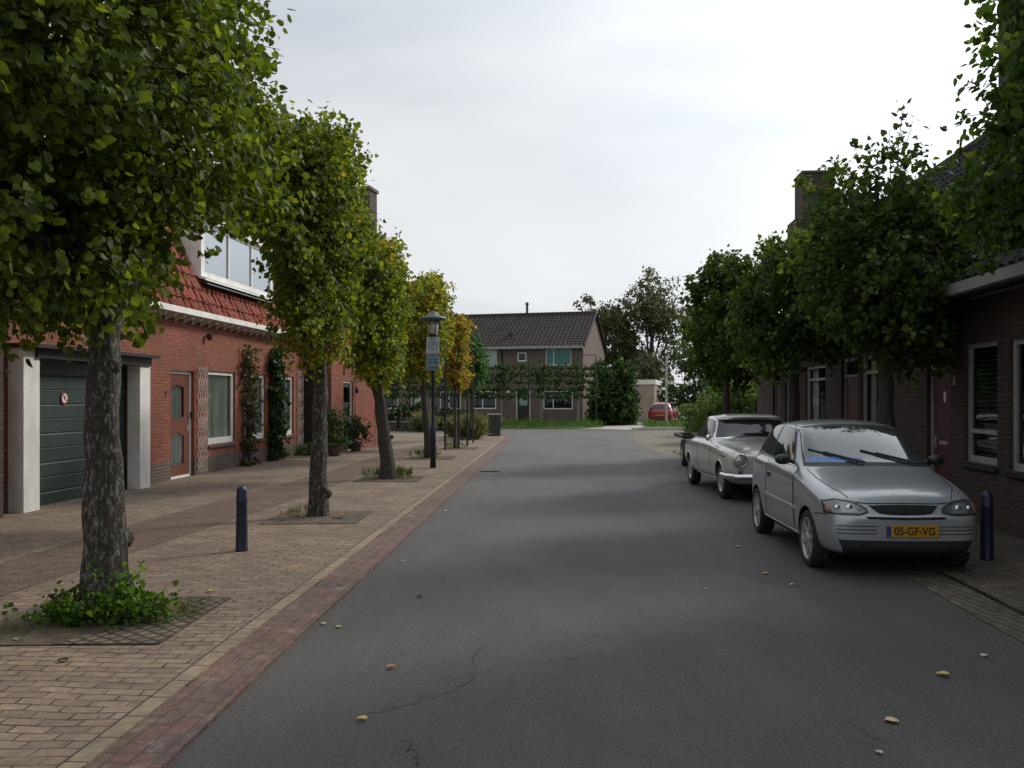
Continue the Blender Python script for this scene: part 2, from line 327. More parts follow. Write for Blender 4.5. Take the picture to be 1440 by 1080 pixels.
def asphalt():
    m = mat('asphalt', (.06, .06, .06), .9); t = m.node_tree; b = t.nodes['Principled BSDF']; lk = t.links.new
    tc = t.nodes.new('ShaderNodeTexCoord')
    def nz(s, d=4, r=.6, st=None):
        n = t.nodes.new('ShaderNodeTexNoise'); n.inputs['Scale'].default_value = s; n.inputs['Detail'].default_value = d; n.inputs['Roughness'].default_value = r
        if st:
            mp = t.nodes.new('ShaderNodeMapping'); mp.inputs['Scale'].default_value = st; lk(tc.outputs['Object'], mp.inputs[0]); lk(mp.outputs[0], n.inputs[0])
        else: lk(tc.outputs['Object'], n.inputs[0])
        return n.outputs[0]
    def mr(v, a, b_, c, d):
        r = t.nodes.new('ShaderNodeMapRange'); r.inputs[1].default_value = a; r.inputs[2].default_value = b_; r.inputs[3].default_value = c; r.inputs[4].default_value = d; lk(v, r.inputs[0]); return r.outputs[0]
    def mul(a, b_):
        r = t.nodes.new('ShaderNodeMath'); r.operation = 'MULTIPLY'; lk(a, r.inputs[0]); lk(b_, r.inputs[1]); return r.outputs[0]
    grain = mr(nz(95, 4, .8), .36, .64, .42, 1.68)
    grain2 = mr(nz(38, 5, .8), .3, .7, .62, 1.42)
    patch = mr(nz(.45, 7, .62, (1, .45, 1)), .32, .68, .80, 1.24)
    worn = mr(nz(1.8, 6, .7, (1.3, .35, 1)), .35, .7, .9, 1.14)
    v = mul(mul(grain, grain2), mul(patch, worn)); v = mul(v, mr(nz(1.6, 5, .6), .64, .74, 1, .74)); v = mul(v, mr(nz(2.3, 5, .7, (1, .12, 1)), .60, .72, 1, 1.18))
    # pale aggregate specks
    vo = t.nodes.new('ShaderNodeTexVoronoi'); vo.inputs['Scale'].default_value = 75; lk(tc.outputs['Object'], vo.inputs['Vector'])
    wn = t.nodes.new('ShaderNodeSeparateColor'); lk(vo.outputs['Color'], wn.inputs[0])
    sp = mr(wn.outputs[0], .8, 1, 0, .8); ds = mr(vo.outputs['Distance'], .2, .45, 1, 0); sp = mul(sp, ds)
    # hairline cracking in patches
    vc = t.nodes.new('ShaderNodeTexVoronoi'); vc.feature = 'DISTANCE_TO_EDGE'; vc.inputs['Scale'].default_value = 1.7
    nw = t.nodes.new('ShaderNodeTexNoise'); nw.inputs['Scale'].default_value = 3; nw.inputs['Detail'].default_value = 5; lk(tc.outputs['Object'], nw.inputs[0])
    va = t.nodes.new('ShaderNodeVectorMath'); va.operation = 'MULTIPLY_ADD'; lk(nw.outputs['Color'], va.inputs[0]); va.inputs[1].default_value = (.5, .5, .5); lk(tc.outputs['Object'], va.inputs[2]); lk(va.outputs[0], vc.inputs['Vector'])
    ck = mr(vc.outputs['Distance'], .0, .006, 0, 1); gate = mr(nz(.9, 3), .52, .58, 1, 0)
    mxk = t.nodes.new('ShaderNodeMath'); mxk.operation = 'MAXIMUM'; lk(ck, mxk.inputs[0]); lk(gate, mxk.inputs[1])
    v = mul(v, mr(mxk.outputs[0], 0, 1, .55, 1))
    ad = t.nodes.new('ShaderNodeMath'); ad.operation = 'ADD'; lk(v, ad.inputs[0]); lk(sp, ad.inputs[1])
    c = t.nodes.new('ShaderNodeVectorMath'); c.operation = 'SCALE'; c.inputs[0].default_value = (.083, .081, .076); lk(ad.outputs[0], c.inputs['Scale']); lk(c.outputs[0], b.inputs['Base Color'])
    bp = t.nodes.new('ShaderNodeBump'); bp.inputs['Strength'].default_value = .7; bp.inputs['Distance'].default_value = .008; lk(grain, bp.inputs['Height']); lk(bp.outputs[0], b.inputs['Normal'])
    b.inputs['Roughness'].default_value = .70
    return m
M['asphalt'] = asphalt()
M['tar'] = mat('tar_crack', (.018, .018, .018), .9)
# left kerb line and helpers
KL = [(-15, -2.75), (3, -2.0), (4.2, -1.94), (6.4, -1.86), (8.1, -1.77), (12.6, -1.55), (18, -1.28), (25.3, -.92), (33, -.58), (39.0, -.32)]
def kx(Y, off=0):
    for (a, xa), (b, xb) in zip(KL, KL[1:]):
        if Y <= b: return xa+(xb-xa)*(Y-a)/(b-a)+off
    return KL[-1][1]+off
curve = [(-.38, 40.3), (-.75, 41.4), (-1.5, 42.2), (-3, 42.6), (-40, 43.2)]
ground = sheet('ground', [(-900, -60), (900, -60), (900, 1500), (-900, 1500)], -.03, M['earth'])
road = sheet('road', [(-2.6, -15), (2.9, -15)]+[(3.3, 0), (3.9, 8), (4.5, 20), (4.7, 24), (4.85, 33), (5.5, 41), (7, 47.6), (60, 49.5), (60, 51.0), (4, 50.3), (-60, 50.6), (-60, 40)]+[(-1.2, 38)]+[(x, y) for y, x in KL[::-1]], 0, M['asphalt'])
pav = sheet('pavement', [(-14, -15)]+[(x, y) for y, x in KL]+curve+[(-40, 30), (-14, 29)], .035, M['paving'], thick=.06)
mb = MB()
kp = [(x, y) for y, x in KL]+curve[:4]
def strip(name, pts, o0, o1, z, m, kind='structure', thick=0):
    mb = MB(); L_ = []; R_ = []
    for i, p in enumerate(pts):
        a = Vector(pts[max(i-1, 0)]); b = Vector(pts[min(i+1, len(pts)-1)]); d = (b-a).normalized(); n = Vector((d.y, -d.x))
        L_.append(Vector(p)+n*o0); R_.append(Vector(p)+n*o1)
    for i in range(len(pts)-1):
        q = [L_[i], R_[i], R_[i+1], L_[i+1]]
        if thick: mb.prism([(v.x, v.y) for v in q], z-thick, z)
        else: mb.add([(v.x, v.y, z) for v in q], [(0, 1, 2, 3)])
    o = mb.build(name, m, fix=bool(thick)); o['kind'] = kind; return o
strip('kerb', kp, -.10, .006, .038, M['kerb'], thick=.04)
strip('kerb_joint', kp, -.112, -.101, .0375, M['tar'])
strip('gutter', kp, .008, .35, .024, M['redstrip'], thick=.03)
bandL = [(-5.98, -2), (-5.66, 2), (-5.16, 9.2), (-4.96, 12.6), (-4.3, 19.1), (-3.9, 25), (-3.2, 33), (-2.6, 41)]
bandR = [(-4.95, -2), (-4.7, 2), (-4.28, 7.7), (-3.88, 12), (-3.5, 15.5), (-3.3, 19.1), (-3.0, 25), (-2.4, 33), (-1.9, 41)]
sheet('paving_band', bandL[::1]+bandR[::-1], .039, M['band'])
# right pavement: nearly flush, cars stand half on it
KR = [(2.95, -15), (3.72, 2), (3.95, 6.7), (4.12, 8.5), (4.45, 14), (4.75, 20), (4.95, 24)]
sheet('pavement_right', KR+[(7.6, 25.8), (8.0, 29), (14, 29), (14, -15)], .03, M['paving_dark'], thick=.05)
strip('gutter_right', KR, -.38, -.01, .006, M['gutter'])
strip('kerb_right', KR, .0, .12, .036, M['gutter'], thick=.03)
sheet('side_street', [(4.6, 23.9), (4.62, 33), (5.3, 41), (6.8, 47.6), (60, 49.2), (60, 29.5), (8.1, 29.05), (7.7, 25.9)], .004, M['cobble'])
# verge in front of the row house, driveway
sheet('verge', [(-60, 50.75), (-2, 50.65), (3.6, 50.4), (5.2, 53.5), (6.0, 57), (3, 62), (-60, 80)], .03, M['lawn'], thick=.05)
sheet('driveway', [(3.75, 50.35), (6.6, 48.0), (8.2, 56), (14, 60), (14, 66), (7.4, 66), (6.1, 57), (5.3, 53.4)], .02, M['concrete'])
sheet('verge_right', [(7.0, 48.75), (40, 50.6), (40, 62), (14.2, 59.8), (8.5, 56), (7.5, 52)], .10, M['lawn'], thick=.1)
strip('kerb_far', [(6.4, 48.4), (40, 50.2)], -.32, .0, .12, M['concrete'], thick=.12)
# tarmac cracks
def crack(pts, w, seed):
    rnd = random.Random(seed); mb = MB(); q = []
    for a, b in zip(pts, pts[1:]):
        a = G(*a); b = G(*b); n = 7
        for k in range(n):
            p = a.lerp(b, k/n); d = (b-a); q.append(Vector((p.x+rnd.uniform(-.03, .03), p.y+rnd.uniform(-.045, .045), .004)))
    q.append(G(*pts[-1])+Vector((0, 0, .004)))
    for i in range(len(q)-1):
        d = (q[i+1]-q[i]).normalized(); n = Vector((-d.y, d.x, 0)); ww = w*rnd.uniform(.15, .8)
        w2 = w*rnd.uniform(.15, .8)
        mb.add([q[i]-n*ww, q[i]+n*ww, q[i+1]+n*w2, q[i+1]-n*w2], [(0, 1, 2, 3)])
    o = mb.build('road_crack', M['tar'], fix=False); o['kind'] = 'structure'
crack([(520, 1005), (590, 985), (640, 972), (668, 950), (705, 935), (770, 930), (850, 922)], .0038, 1)
crack([(668, 950), (664, 925), (685, 905)], .003, 2)
crack([(610, 955), (668, 953)], .0025, 3)
crack([(566, 1036), (580, 1058), (584, 1078)], .0032, 4)
crack([(960, 925), (1040, 928), (1085, 924)], .003, 5)
crack([(1190, 1010), (1220, 1035), (1240, 1045)], .0026, 6)
crack([(840, 900), (905, 897)], .003, 7)
# drain grating
d = MB(); c = G(689, 663)
d.box(-.22, .22, -.16, .16, 0, .012)
for k in range(6): d.box(-.2+k*.07, -.17+k*.07, -.14, .14, .012, .02)
tag(d.build('drain_cover', mat('cast_iron', (.06, .05, .045), .6), loc=(c.x, c.y, .008)), 'dark iron drain cover in the gutter between the red brick edge and the asphalt', 'drain cover')
# tree pits
def pit(cx, cy, w, l, m, brickm=None):
    o = sheet('tree_pit', [(cx-w/2, cy-l/2), (cx+w/2, cy-l/2+.04), (cx+w/2+.06, cy+l/2), (cx-w/2+.06, cy+l/2)], .043, m)
    return o
# ================================================================ cars
M['silver'] = mat('silver_paint', (.36, .385, .41), .32, .45, coat=.8)
M['cream'] = mat('cream_grey_paint', (.56, .56, .52), .28, .15, coat=1)
M['redpaint'] = mat('red_paint', (.32, .015, .03), .3, .1, coat=1)
M['carglass'] = mat('car_glass', (.012, .016, .018), .03, 0, spec=1.0)
M['windscreen'] = mat('windscreen_glass', (.045, .058, .062), .04, 0, spec=1.0, coat=1)  # paler base than the other car glass, painting in reflected sky
M['rubber'] = noisy('tyre_rubber', (.012, .012, .012), (.028, .027, .025), 20, .85, .2)
M['blackplastic'] = mat('black_plastic', (.02, .02, .021), .45)
M['chrome'] = mat('chrome', (.75, .75, .76), .12, 1)
M['alloy'] = mat('alloy', (.5, .51, .52), .35, .5)
M['lampglass'] = mat('lamp_glass', (.13, .15, .16), .1, .5, coat=1)
M['amber'] = mat('amber_lens', (.22, .13, .08), .12, 0, coat=1)
M['yellow'] = mat('plate_yellow', (.40, .21, .01), .5)
M['plateblue'] = mat('plate_blue', (.02, .04, .2), .5)
M['tail'] = mat('tail_red', (.25, .01, .01), .15, coat=1)
M['well'] = mat('wheel_well', (.006, .006, .006), .95)
M['bluecloth'] = mat('blue_sunshade', (.10, .25, .6), .4)
def eval_mesh(o, name):
    dg = bpy.context.evaluated_depsgraph_get(); me = bpy.data.meshes.new_from_object(o.evaluated_get(dg)); me.name = name; return me
def body_shell(stations, levels=3, crease=None):
    vs = []; n = len(stations[0][1])
    ring = []
    for y, pr in stations:
        idx = []
        for i, (x, z) in enumerate(pr): idx.append(len(vs)); vs.append((-x, y, z))
        idr = []
        for i, (x, z) in enumerate(pr):
            if x == 0: idr.append(idx[i])
            else: idr.append(len(vs)); vs.append((x, y, z))
        ring.append((idx, idr))
    fs = []
    for (a, ar), (b, br) in zip(ring, ring[1:]):
        for i in range(n-1):
            fs.append((a[i], b[i], b[i+1], a[i+1])); fs.append((ar[i], ar[i+1], br[i+1], br[i]))
    for (a, ar), fl in ((ring[0], 0), (ring[-1], 1)):
        for i in range(n-1):
            q = [a[i], a[i+1], ar[i+1], ar[i]]; q = list(dict.fromkeys(q))
            fs.append(tuple(q[::-1] if fl else q))
    me = bpy.data.meshes.new('tmp'); me.from_pydata(vs, [], fs); me.update()
    bm = bmesh.new(); bm.from_mesh(me); bmesh.ops.recalc_face_normals(bm, faces=bm.faces); bm.to_mesh(me); bm.free()
    o = bpy.data.objects.new('tmp', me); col.objects.link(o)
    if crease:
        at = me.attributes.new('crease_edge', 'FLOAT', 'EDGE'); vi = {}
        for (a, ar) in ring:
            for i in crease: vi[a[i]] = (crease[i]); vi[ar[i]] = crease[i]
        al = {}
        for (a, ar) in ring:
            for i in crease: al[a[i]] = i; al[ar[i]] = i
        for e in me.edges:
            u, v = e.vertices
            if u in al and v in al and al[u] == al[v] and abs(vs[u][1]-vs[v][1]) > 1e-4: at.data[e.index].value = crease[al[u]]
    s = o.modifiers.new('s', 'SUBSURF'); s.levels = levels; s.render_levels = levels
    bpy.context.view_layer.update()
    m2 = eval_mesh(o, 'body'); bpy.data.objects.remove(o)
    return m2
def cut_wheels(me, wheels, rad, inner):
    o = bpy.data.objects.new('tmp', me); col.objects.link(o)
    me.materials.clear(); me.materials.append(M['well']); me.materials.append(M['well'])
    cs = []
    for (x, y, z) in wheels:
        mb = MB(); s = 1 if x > 0 else -1
        a, b = (x*s-inner), x*s+.4
        mb.lathe([(.0001, a*s), (rad, a*s), (rad, b*s), (.0001, b*s)], c=(0, y, z), axis='x', n=40, smooth=False)
        c = mb.build('cut', M['well']); cs.append(c)
        m = o.modifiers.new('b', 'BOOLEAN'); m.operation = 'DIFFERENCE'; m.object = c; m.solver = 'EXACT'
        try: m.material_mode = 'TRANSFER'
        except Exception: pass
    bpy.context.view_layer.update()
    m2 = eval_mesh(o, 'body'); bpy.data.objects.remove(o)
    for c in cs: bpy.data.objects.remove(c)
    return m2
class Car:
    def __init__(s, name, loc, rz, label, cat, stations, paint, wheels, arch, inner=.22, crease=None, group=None):
        s.root = empty(name, loc, rz, label, cat, group)
        shell = body_shell(stations, crease=crease)
        s.bvh = BVHTree.FromPolygons([v.co.copy() for v in shell.vertices], [tuple(p.vertices) for p in shell.polygons])
        me = cut_wheels(shell, wheels, arch, inner)
        me.materials.clear(); me.materials.append(M[paint]); me.materials.append(M['well'])
        # faces of the wheel wells: those lying inside a cutter radius
        for p in me.polygons:
            c = p.center; p.material_index = 0
            for (x, y, z) in wheels:
                r = math.hypot(c.y-y, c.z-z)
                if abs(c.x) > abs(x)-inner-.02 and (c.x > 0) == (x > 0) and r < arch+.012 and (abs(r-arch) < .012 and abs(p.normal.x) < .3 or abs(abs(p.normal.x)-1) < .01 and r < arch and abs(abs(c.x)-(abs(x)-inner)) < .01): p.material_index = 1
            p.use_smooth = p.material_index == 0
        auto_uv(me) if not me.uv_layers else None
        s.body = bpy.data.objects.new('body', me); col.objects.link(s.body); s.body.parent = s.root
    def patch(s, name, view, lo, hi, m, off=.004, n=14, k=8, parent=None, skirt=.012):
        """lo, hi: polylines (same parameter) in view coords; view 'L','R' (y,z), 'F','B' (x,z), 'T' (x,y)"""
        def at(pl, t):
            L_ = [0]
            for a, b in zip(pl, pl[1:]): L_.append(L_[-1]+math.hypot(b[0]-a[0], b[1]-a[1]))
            t *= L_[-1]
            for i in range(len(pl)-1):
                if t <= L_[i+1]+1e-9:
                    f = 0 if L_[i+1] == L_[i] else (t-L_[i])/(L_[i+1]-L_[i]); return (pl[i][0]+(pl[i+1][0]-pl[i][0])*f, pl[i][1]+(pl[i+1][1]-pl[i][1])*f)
            return pl[-1]
        vs = []; ns = []
        for j in range(k+1):
            for i in range(n+1):
                a = at(lo, i/n); b = at(hi, i/n); f = j/k; u, v = a[0]+(b[0]-a[0])*f, a[1]+(b[1]-a[1])*f
                if view == 'L': o_, d = Vector((-3, u, v)), Vector((1, 0, 0))
                elif view == 'R': o_, d = Vector((3, u, v)), Vector((-1, 0, 0))
                elif view == 'F': o_, d = Vector((u, -3, v)), Vector((0, 1, 0))
                elif view == 'B': o_, d = Vector((u, 9, v)), Vector((0, -1, 0))
                else: o_, d = Vector((u, v, 4)), Vector((0, 0, -1))
                h, nn, _, _ = s.bvh.ray_cast(o_, d)
                if h is None:
                    h, nn, _, _ = s.bvh.find_nearest(o_+d*3)
                if nn.dot(d) > 0: nn = -nn
                vs.append(h); ns.append(nn)
        V = [p+q*off for p, q in zip(vs, ns)]; W = n+1
        fs = [(j*W+i, j*W+i+1, (j+1)*W+i+1, (j+1)*W+i) for j in range(k) for i in range(n)]
        mb = MB(); mb.add(V, fs, True)
        rim = [i for i in range(W)]+[j*W+n for j in range(1, k+1)]+[k*W+i for i in range(n-1, -1, -1)]+[j*W for j in range(k-1, 0, -1)]
        top = [V[i] for i in rim]; bot = [vs[i]-ns[i]*skirt for i in rim]; q = len(rim)
        mb.add(top+bot, [(i, (i+1) % q, q+(i+1) % q, q+i) for i in range(q)])
        o = mb.build(name, m, parent or s.root, fix=False); me = o.data
        # outward orientation
        bm = bmesh.new(); bm.from_mesh(me); bm.faces.ensure_lookup_table()
        av = sum(ns, Vector()); 
        if bm.faces[0].normal.dot(ns[0]) < 0:
            for f in bm.faces: f.normal_flip()
        bm.to_mesh(me); bm.free()
        return o
    def line(s, name, view, pts, wd, m, off=.004, n=20, parent=None):
        """a thin strip along pts (in view coords)"""
        lo = []; hi = []
        for i, p in enumerate(pts):
            a = Vector(pts[max(i-1, 0)]); b = Vector(pts[min(i+1, len(pts)-1)]); d = (b-a).normalized(); q = Vector((-d.y, d.x))*wd/2
            lo.append(tuple(Vector(p)-q)); hi.append(tuple(Vector(p)+q))
        return s.patch(name, view, lo, hi, m, off, n, 1, parent, .01)
def wheel(parent, x, y, z, r, rim, wd, style, side):
    """side -1: outer face towards -x"""
    o = side
    t = MB(); w2 = wd/2
    t.lathe([(rim*.98, -w2*.9), (rim*1.06, -w2), (r*.93, -w2), (r*.985, -w2*.78), (r, -w2*.45), (r, w2*.45), (r*.985, w2*.78), (r*.93, w2), (rim*1.06, w2), (rim*.98, w2*.9)], axis='x', n=40)
    wl = t.build('tyre', M['rubber'], None)
    wh = empty('wheel', (x, y, z)); wh.parent = parent; wl.parent = wh
    m = MB(); e = o*w2
    if style == 'alloy':
        m.lathe([(rim, e*.95), (rim*.93, e*.98), (rim*.9, e*.7), (rim*.88, -e*.5)], axis='x', n=40)
        for k in range(6):
            a = 2*math.pi*k/6+.25
            T = Matrix.Rotation(a, 4, 'X')
            m.prism([(-rim*.17, .03), (rim*.17, .03), (rim*.12, rim*.55), (rim*.10, rim*.92), (-rim*.10, rim*.92), (-rim*.12, rim*.55)], min(e*.66, e*.86), max(e*.66, e*.86), 'x', T)
        m.lathe([(rim*.25, e*.6), (rim*.25, e*.9), (rim*.18, e*.95), (.001, e*.96)], axis='x', n=24)
        m.build('rim', M['alloy'], wh)
        b = MB(); b.lathe([(rim*.9, e*.2), (.001, e*.2)], axis='x', n=32); b.lathe([(rim*.62, e*.3), (rim*.62, e*.42), (.001, e*.42)], axis='x', n=32); b.build('brake_disc', M['blackplastic'], wh)
    elif style == 'classic':
        m.lathe([(rim, e*.95), (rim*.92, e), (rim*.86, e*.6), (rim*.6, e*.5), (rim*.55, e*.6)], axis='x', n=40); m.build('rim', M['cream'], wh)
        b = MB(); b.lathe([(rim*.62, e*.55), (rim*.55, e*.8), (rim*.3, e*.98), (.001, e*1.05)], axis='x', n=32); b.build('hub_cap', M['chrome'], wh)
        b = MB(); b.lathe([(rim*1.02, e*.97), (rim*.94, e*1.06), (rim*.88, e*.9)], axis='x', n=40); b.build('trim_ring', M['chrome'], wh)
    else:
        m.lathe([(rim, e*.95), (rim*.92, e), (rim*.5, e*.6), (rim*.3, e*.9), (.001, e*.95)], axis='x', n=32); m.build('rim', M['alloy'], wh)
    return wh
def text_mesh(s, size, m, name, parent, loc, rot, ext=.002, sx=1.0):
    c = bpy.data.curves.new(name, 'FONT'); c.body = s; c.size = size; c.extrude = ext; c.align_x = 'CENTER'; c.align_y = 'CENTER'; c.offset = size*.012
    o = bpy.data.objects.new('t', c); col.objects.link(o); bpy.context.view_layer.update()
    me = eval_mesh(o, name); bpy.data.objects.remove(o)
    me.materials.clear(); me.materials.append(m)
    q = bpy.data.objects.new(name, me); col.objects.link(q); q.parent = parent; q.location = loc; q.rotation_euler = rot; q.scale = (sx, 1, 1)
    return q

# ---- silver hatchback --------------------------------------------------------------
def S(y, low, sh, top): return (y, [(0, low[0][1])]+low+[sh]+top)
def up(w1, z1, w2, z2, w3, z3, w4, z4, zt): return [(w1, z1), (w2, z2), (w3, z3), (w4, z4), (0, zt)]
st = [
 (0.015, [(0, .30), (.38, .30), (.47, .32), (.50, .38), (.52, .46), (.50, .52), (.46, .545), (.38, .552), (.3, .555), (.2, .558), (0, .56)]),
 (0.03, [(0, .25), (.48, .25), (.58, .28), (.62, .38), (.63, .48), (.61, .555), (.54, .585), (.46, .59), (.35, .592), (.2, .594), (0, .595)]),
 (0.09, [(0, .22), (.60, .22), (.68, .26), (.715, .38), (.72, .50), (.70, .60), (.63, .635), (.54, .645), (.40, .65), (.2, .655), (0, .655)]),
 (0.17, [(0, .2), (.64, .2), (.735, .25), (.765, .38), (.77, .52), (.75, .66), (.69, .705), (.57, .72), (.42, .73), (.2, .735), (0, .735)]),
 (0.30, [(0, .2), (.66, .2), (.775, .25), (.80, .40), (.805, .56), (.785, .715), (.72, .775), (.60, .80), (.42, .81), (.2, .815), (0, .815)]),
 (0.60, [(0, .2), (.66, .2), (.80, .25), (.82, .42), (.825, .60), (.81, .775), (.745, .84), (.62, .865), (.44, .88), (.2, .89), (0, .892)]),
 (0.95, [(0, .2), (.66, .2), (.80, .25), (.82, .42), (.825, .62), (.815, .83), (.755, .90), (.66, .935), (.46, .955), (.22, .968), (0, .97)]),
 (1.10, [(0, .2), (.66, .2), (.80, .25), (.82, .42), (.825, .63), (.815, .86), (.765, .925), (.69, .965), (.48, .99), (.23, 1.005), (0, 1.01)]),
 (1.28, [(0, .2), (.66, .2), (.80, .25), (.82, .42), (.825, .64), (.815, .88), (.765, .94), (.715, 1.04), (.60, 1.10), (.3, 1.14), (0, 1.15)]),
 (1.65, [(0, .2), (.66, .2), (.80, .25), (.82, .42), (.825, .65), (.815, .89), (.765, .95), (.70, 1.14), (.60, 1.33), (.36, 1.375), (0, 1.39)]),
 (1.85, [(0, .2), (.66, .2), (.80, .25), (.82, .42), (.825, .65), (.815, .895), (.765, .955), (.695, 1.18), (.595, 1.385), (.36, 1.43), (0, 1.445)]),
 (2.30, [(0, .2), (.66, .2), (.80, .25), (.82, .42), (.825, .66), (.815, .91), (.765, .97), (.69, 1.20), (.59, 1.405), (.36, 1.45), (0, 1.463)]),
 (2.85, [(0, .2), (.66, .2), (.80, .25), (.82, .42), (.825, .67), (.812, .925), (.755, .985), (.68, 1.20), (.58, 1.38), (.35, 1.425), (0, 1.44)]),
 (3.18, [(0, .22), (.66, .22), (.79, .27), (.81, .43), (.815, .68), (.80, .93), (.74, .985), (.66, 1.17), (.56, 1.315), (.34, 1.355), (0, 1.365)]),
 (3.36, [(0, .25), (.64, .25), (.76, .29), (.79, .44), (.795, .68), (.775, .90), (.71, .96), (.64, 1.07), (.55, 1.15), (.33, 1.18), (0, 1.19)]),
 (3.48, [(0, .28), (.60, .28), (.70, .32), (.74, .46), (.745, .66), (.72, .83), (.66, .87), (.58, .90), (.48, .92), (.3, .93), (0, .935)]),
 (3.52, [(0, .34), (.50, .34), (.58, .38), (.60, .48), (.60, .62), (.58, .72), (.5, .76), (.44, .78), (.36, .79), (.24, .795), (0, .80)]),
]
ar = G(1137, 796); dirv = Vector((3.137-3.02, 11.57-9.26))
arz = -math.atan2(dirv.x, dirv.y)
# wheel at local (-.80, .66)
c_, s_ = math.cos(arz), math.sin(arz)
wx, wy = -.79*.93, .66
aloc = (ar.x-(wx*c_-wy*s_), ar.y-(wx*s_+wy*c_), 0)
wp = [(-.70, .66, .285), (.70, .66, .285), (-.70, 2.98, .285), (.70, 2.98, .285)]
A = Car('silver_hatchback', aloc, arz, 'silver three-door hatchback with a yellow number plate parked beside the right blue bollard', 'car', st, 'silver', [(x*1.17, y, z) for x, y, z in wp], .325, crease={5: .35, 6: .25, 8: .3}); A.root.scale = (.93, 1, 1)
for x, y, z in wp: wheel(A.root, x+(-.02 if x < 0 else .02), y, z, .285, .212, .19, 'alloy', -1 if x < 0 else 1)
# glazing
A.patch('windscreen_seal', 'F', [(-.70, .975), (-.4, .985), (0, .99), (.4, .985), (.70, .975)], [(-.575, 1.375), (-.3, 1.40), (0, 1.408), (.3, 1.40), (.575, 1.375)], M['blackplastic'], .003, 24, 12)
ws = A.patch('windscreen', 'F', [(-.67, 1.005), (-.4, 1.015), (0, 1.02), (.4, 1.015), (.67, 1.005)], [(-.56, 1.355), (-.3, 1.38), (0, 1.388), (.3, 1.38), (.56, 1.355)], M['windscreen'], .008, 24, 12)
A.patch('sunshade', 'F', [(-.63, 1.012), (-.3, 1.025), (-.06, 1.028)], [(-.625, 1.055), (-.3, 1.07), (-.04, 1.06)], M['bluecloth'], .0095, 14, 2, parent=ws, skirt=.001)
for sd in 'LR':
    A.patch('window_seal', sd, [(1.36, .985), (2.0, .995), (2.6, 1.01), (3.18, 1.04)], [(1.80, 1.375), (2.1, 1.395), (2.5, 1.395), (2.98, 1.335)], M['blackplastic'], .003, 24, 8)
    A.patch('side_window', sd, [(1.42, 1.005), (1.8, 1.01), (2.36, 1.022)], [(1.83, 1.355), (2.1, 1.373), (2.33, 1.377)], M['carglass'], .007, 14, 8)
    A.patch('rear_quarter_window', sd, [(2.42, 1.025), (2.8, 1.035), (3.10, 1.06)], [(2.39, 1.377), (2.6, 1.37), (2.92, 1.325)], M['carglass'], .007, 14, 8)
    A.line('window_trim', sd, [(1.36, .975), (2.0, .985), (2.6, 1.0), (3.16, 1.03)], .016, M['chrome'], .010)
    dr = A.patch('door', sd, [(1.13, .33), (1.8, .30), (2.38, .33)], [(1.20, .945), (1.8, .96), (2.42, .972)], M['silver'], .0025, 20, 12)
    A.line('rubbing_strip', sd, [(1.05, .545), (1.8, .55), (2.48, .56)], .03, M['alloy'], .014)
    A.line('sill_trim', sd, [(1.05, .285), (1.8, .28), (2.6, .285)], .018, M['alloy'], .008)
    for a, b in (([(1.12, .33), (1.13, .6), (1.19, .95)], .008), ([(2.40, .33), (2.44, .6), (2.43, .97)], .008)):
        A.line('door_gap', sd, a, b, M['well'], .0035)
    A.line('door_handle', sd, [(2.20, .80), (2.34, .803)], .045, M['blackplastic'], .014, 6)
    A.line('indicator', sd, [(.98, .66), (1.04, .66)], .03, M['amber'], .008, 4)
    s = -1 if sd == 'L' else 1
    mb = MB(); mb.tube([(s*.745, 1.40, 1.0), (s*.80, 1.38, 1.01)], .025, 8)
    for q in range(1):
        mb.lathe([(.02, -.05), (.055, -.045), (.075, -.02), (.08, .03), (.07, .04), (.001, .04)], c=(s*.88, 1.36, 1.035), axis='y', n=20)
    mr = mb.build('door_mirror', M['blackplastic'], A.root)
    # stretch housing sideways
    for v in mr.data.vertices:
        if abs(v.co.x) > .79: v.co.x = s*.88+(v.co.x-s*.88)*1.15; v.co.z = 1.03+(v.co.z-1.03)*.72
    mr.data.update()
# bonnet shut line, wipers
for s in (-1, 1):
    A.line('bonnet_gap', 'T', [(s*.685, 1.07), (s*.675, .75), (s*.62, .40), (s*.52, .20)], .007, M['well'], .003, 30)
    # headlights: dark surround, reflector, amber corner
    hl = A.patch('headlight', 'F', [(s*.755, .615), (s*.62, .607), (s*.46, .605), (s*.385, .625)], [(s*.76, .70), (s*.66, .722), (s*.50, .70), (s*.39, .645)], M['lampglass'], .006, 20, 8)
    A.patch('headlight_rim', 'F', [(s*.768, .600), (s*.62, .594), (s*.45, .592), (s*.365, .615)], [(s*.772, .712), (s*.66, .736), (s*.49, .714), (s*.37, .655)], M['blackplastic'], .003, 20, 8)
    A.patch('reflector', 'F', [(s*.63, .615), (s*.55, .613), (s*.47, .615)], [(s*.63, .70), (s*.56, .70), (s*.49, .68)], mat('reflector', (.3, .32, .34), .25, .6), .0085, 10, 5, parent=hl, skirt=.003)
    A.patch('indicator_lens', 'F', [(s*.75, .62), (s*.73, .617), (s*.71, .616)], [(s*.755, .692), (s*.745, .70), (s*.72, .706)], M['amber'], .009, 6, 5, parent=hl, skirt=.003)
A.patch('grille', 'F', [(-.26, .612), (-.15, .600), (0, .598), (.15, .600), (.26, .612)], [(-.345, .676), (-.15, .682), (0, .684), (.15, .682), (.345, .676)], M['well'], .006, 20, 4)
for zz in (.628, .648): A.line('grille_bar', 'F', [(-.28, zz+.004), (0, zz), (.28, zz+.004)], .005, M['blackplastic'], .010, 16)
lg = A.patch('badge', 'F', [(-.035, .620), (.035, .620)], [(-.035, .664), (.035, .664)], M['well'], .010, 4, 4)
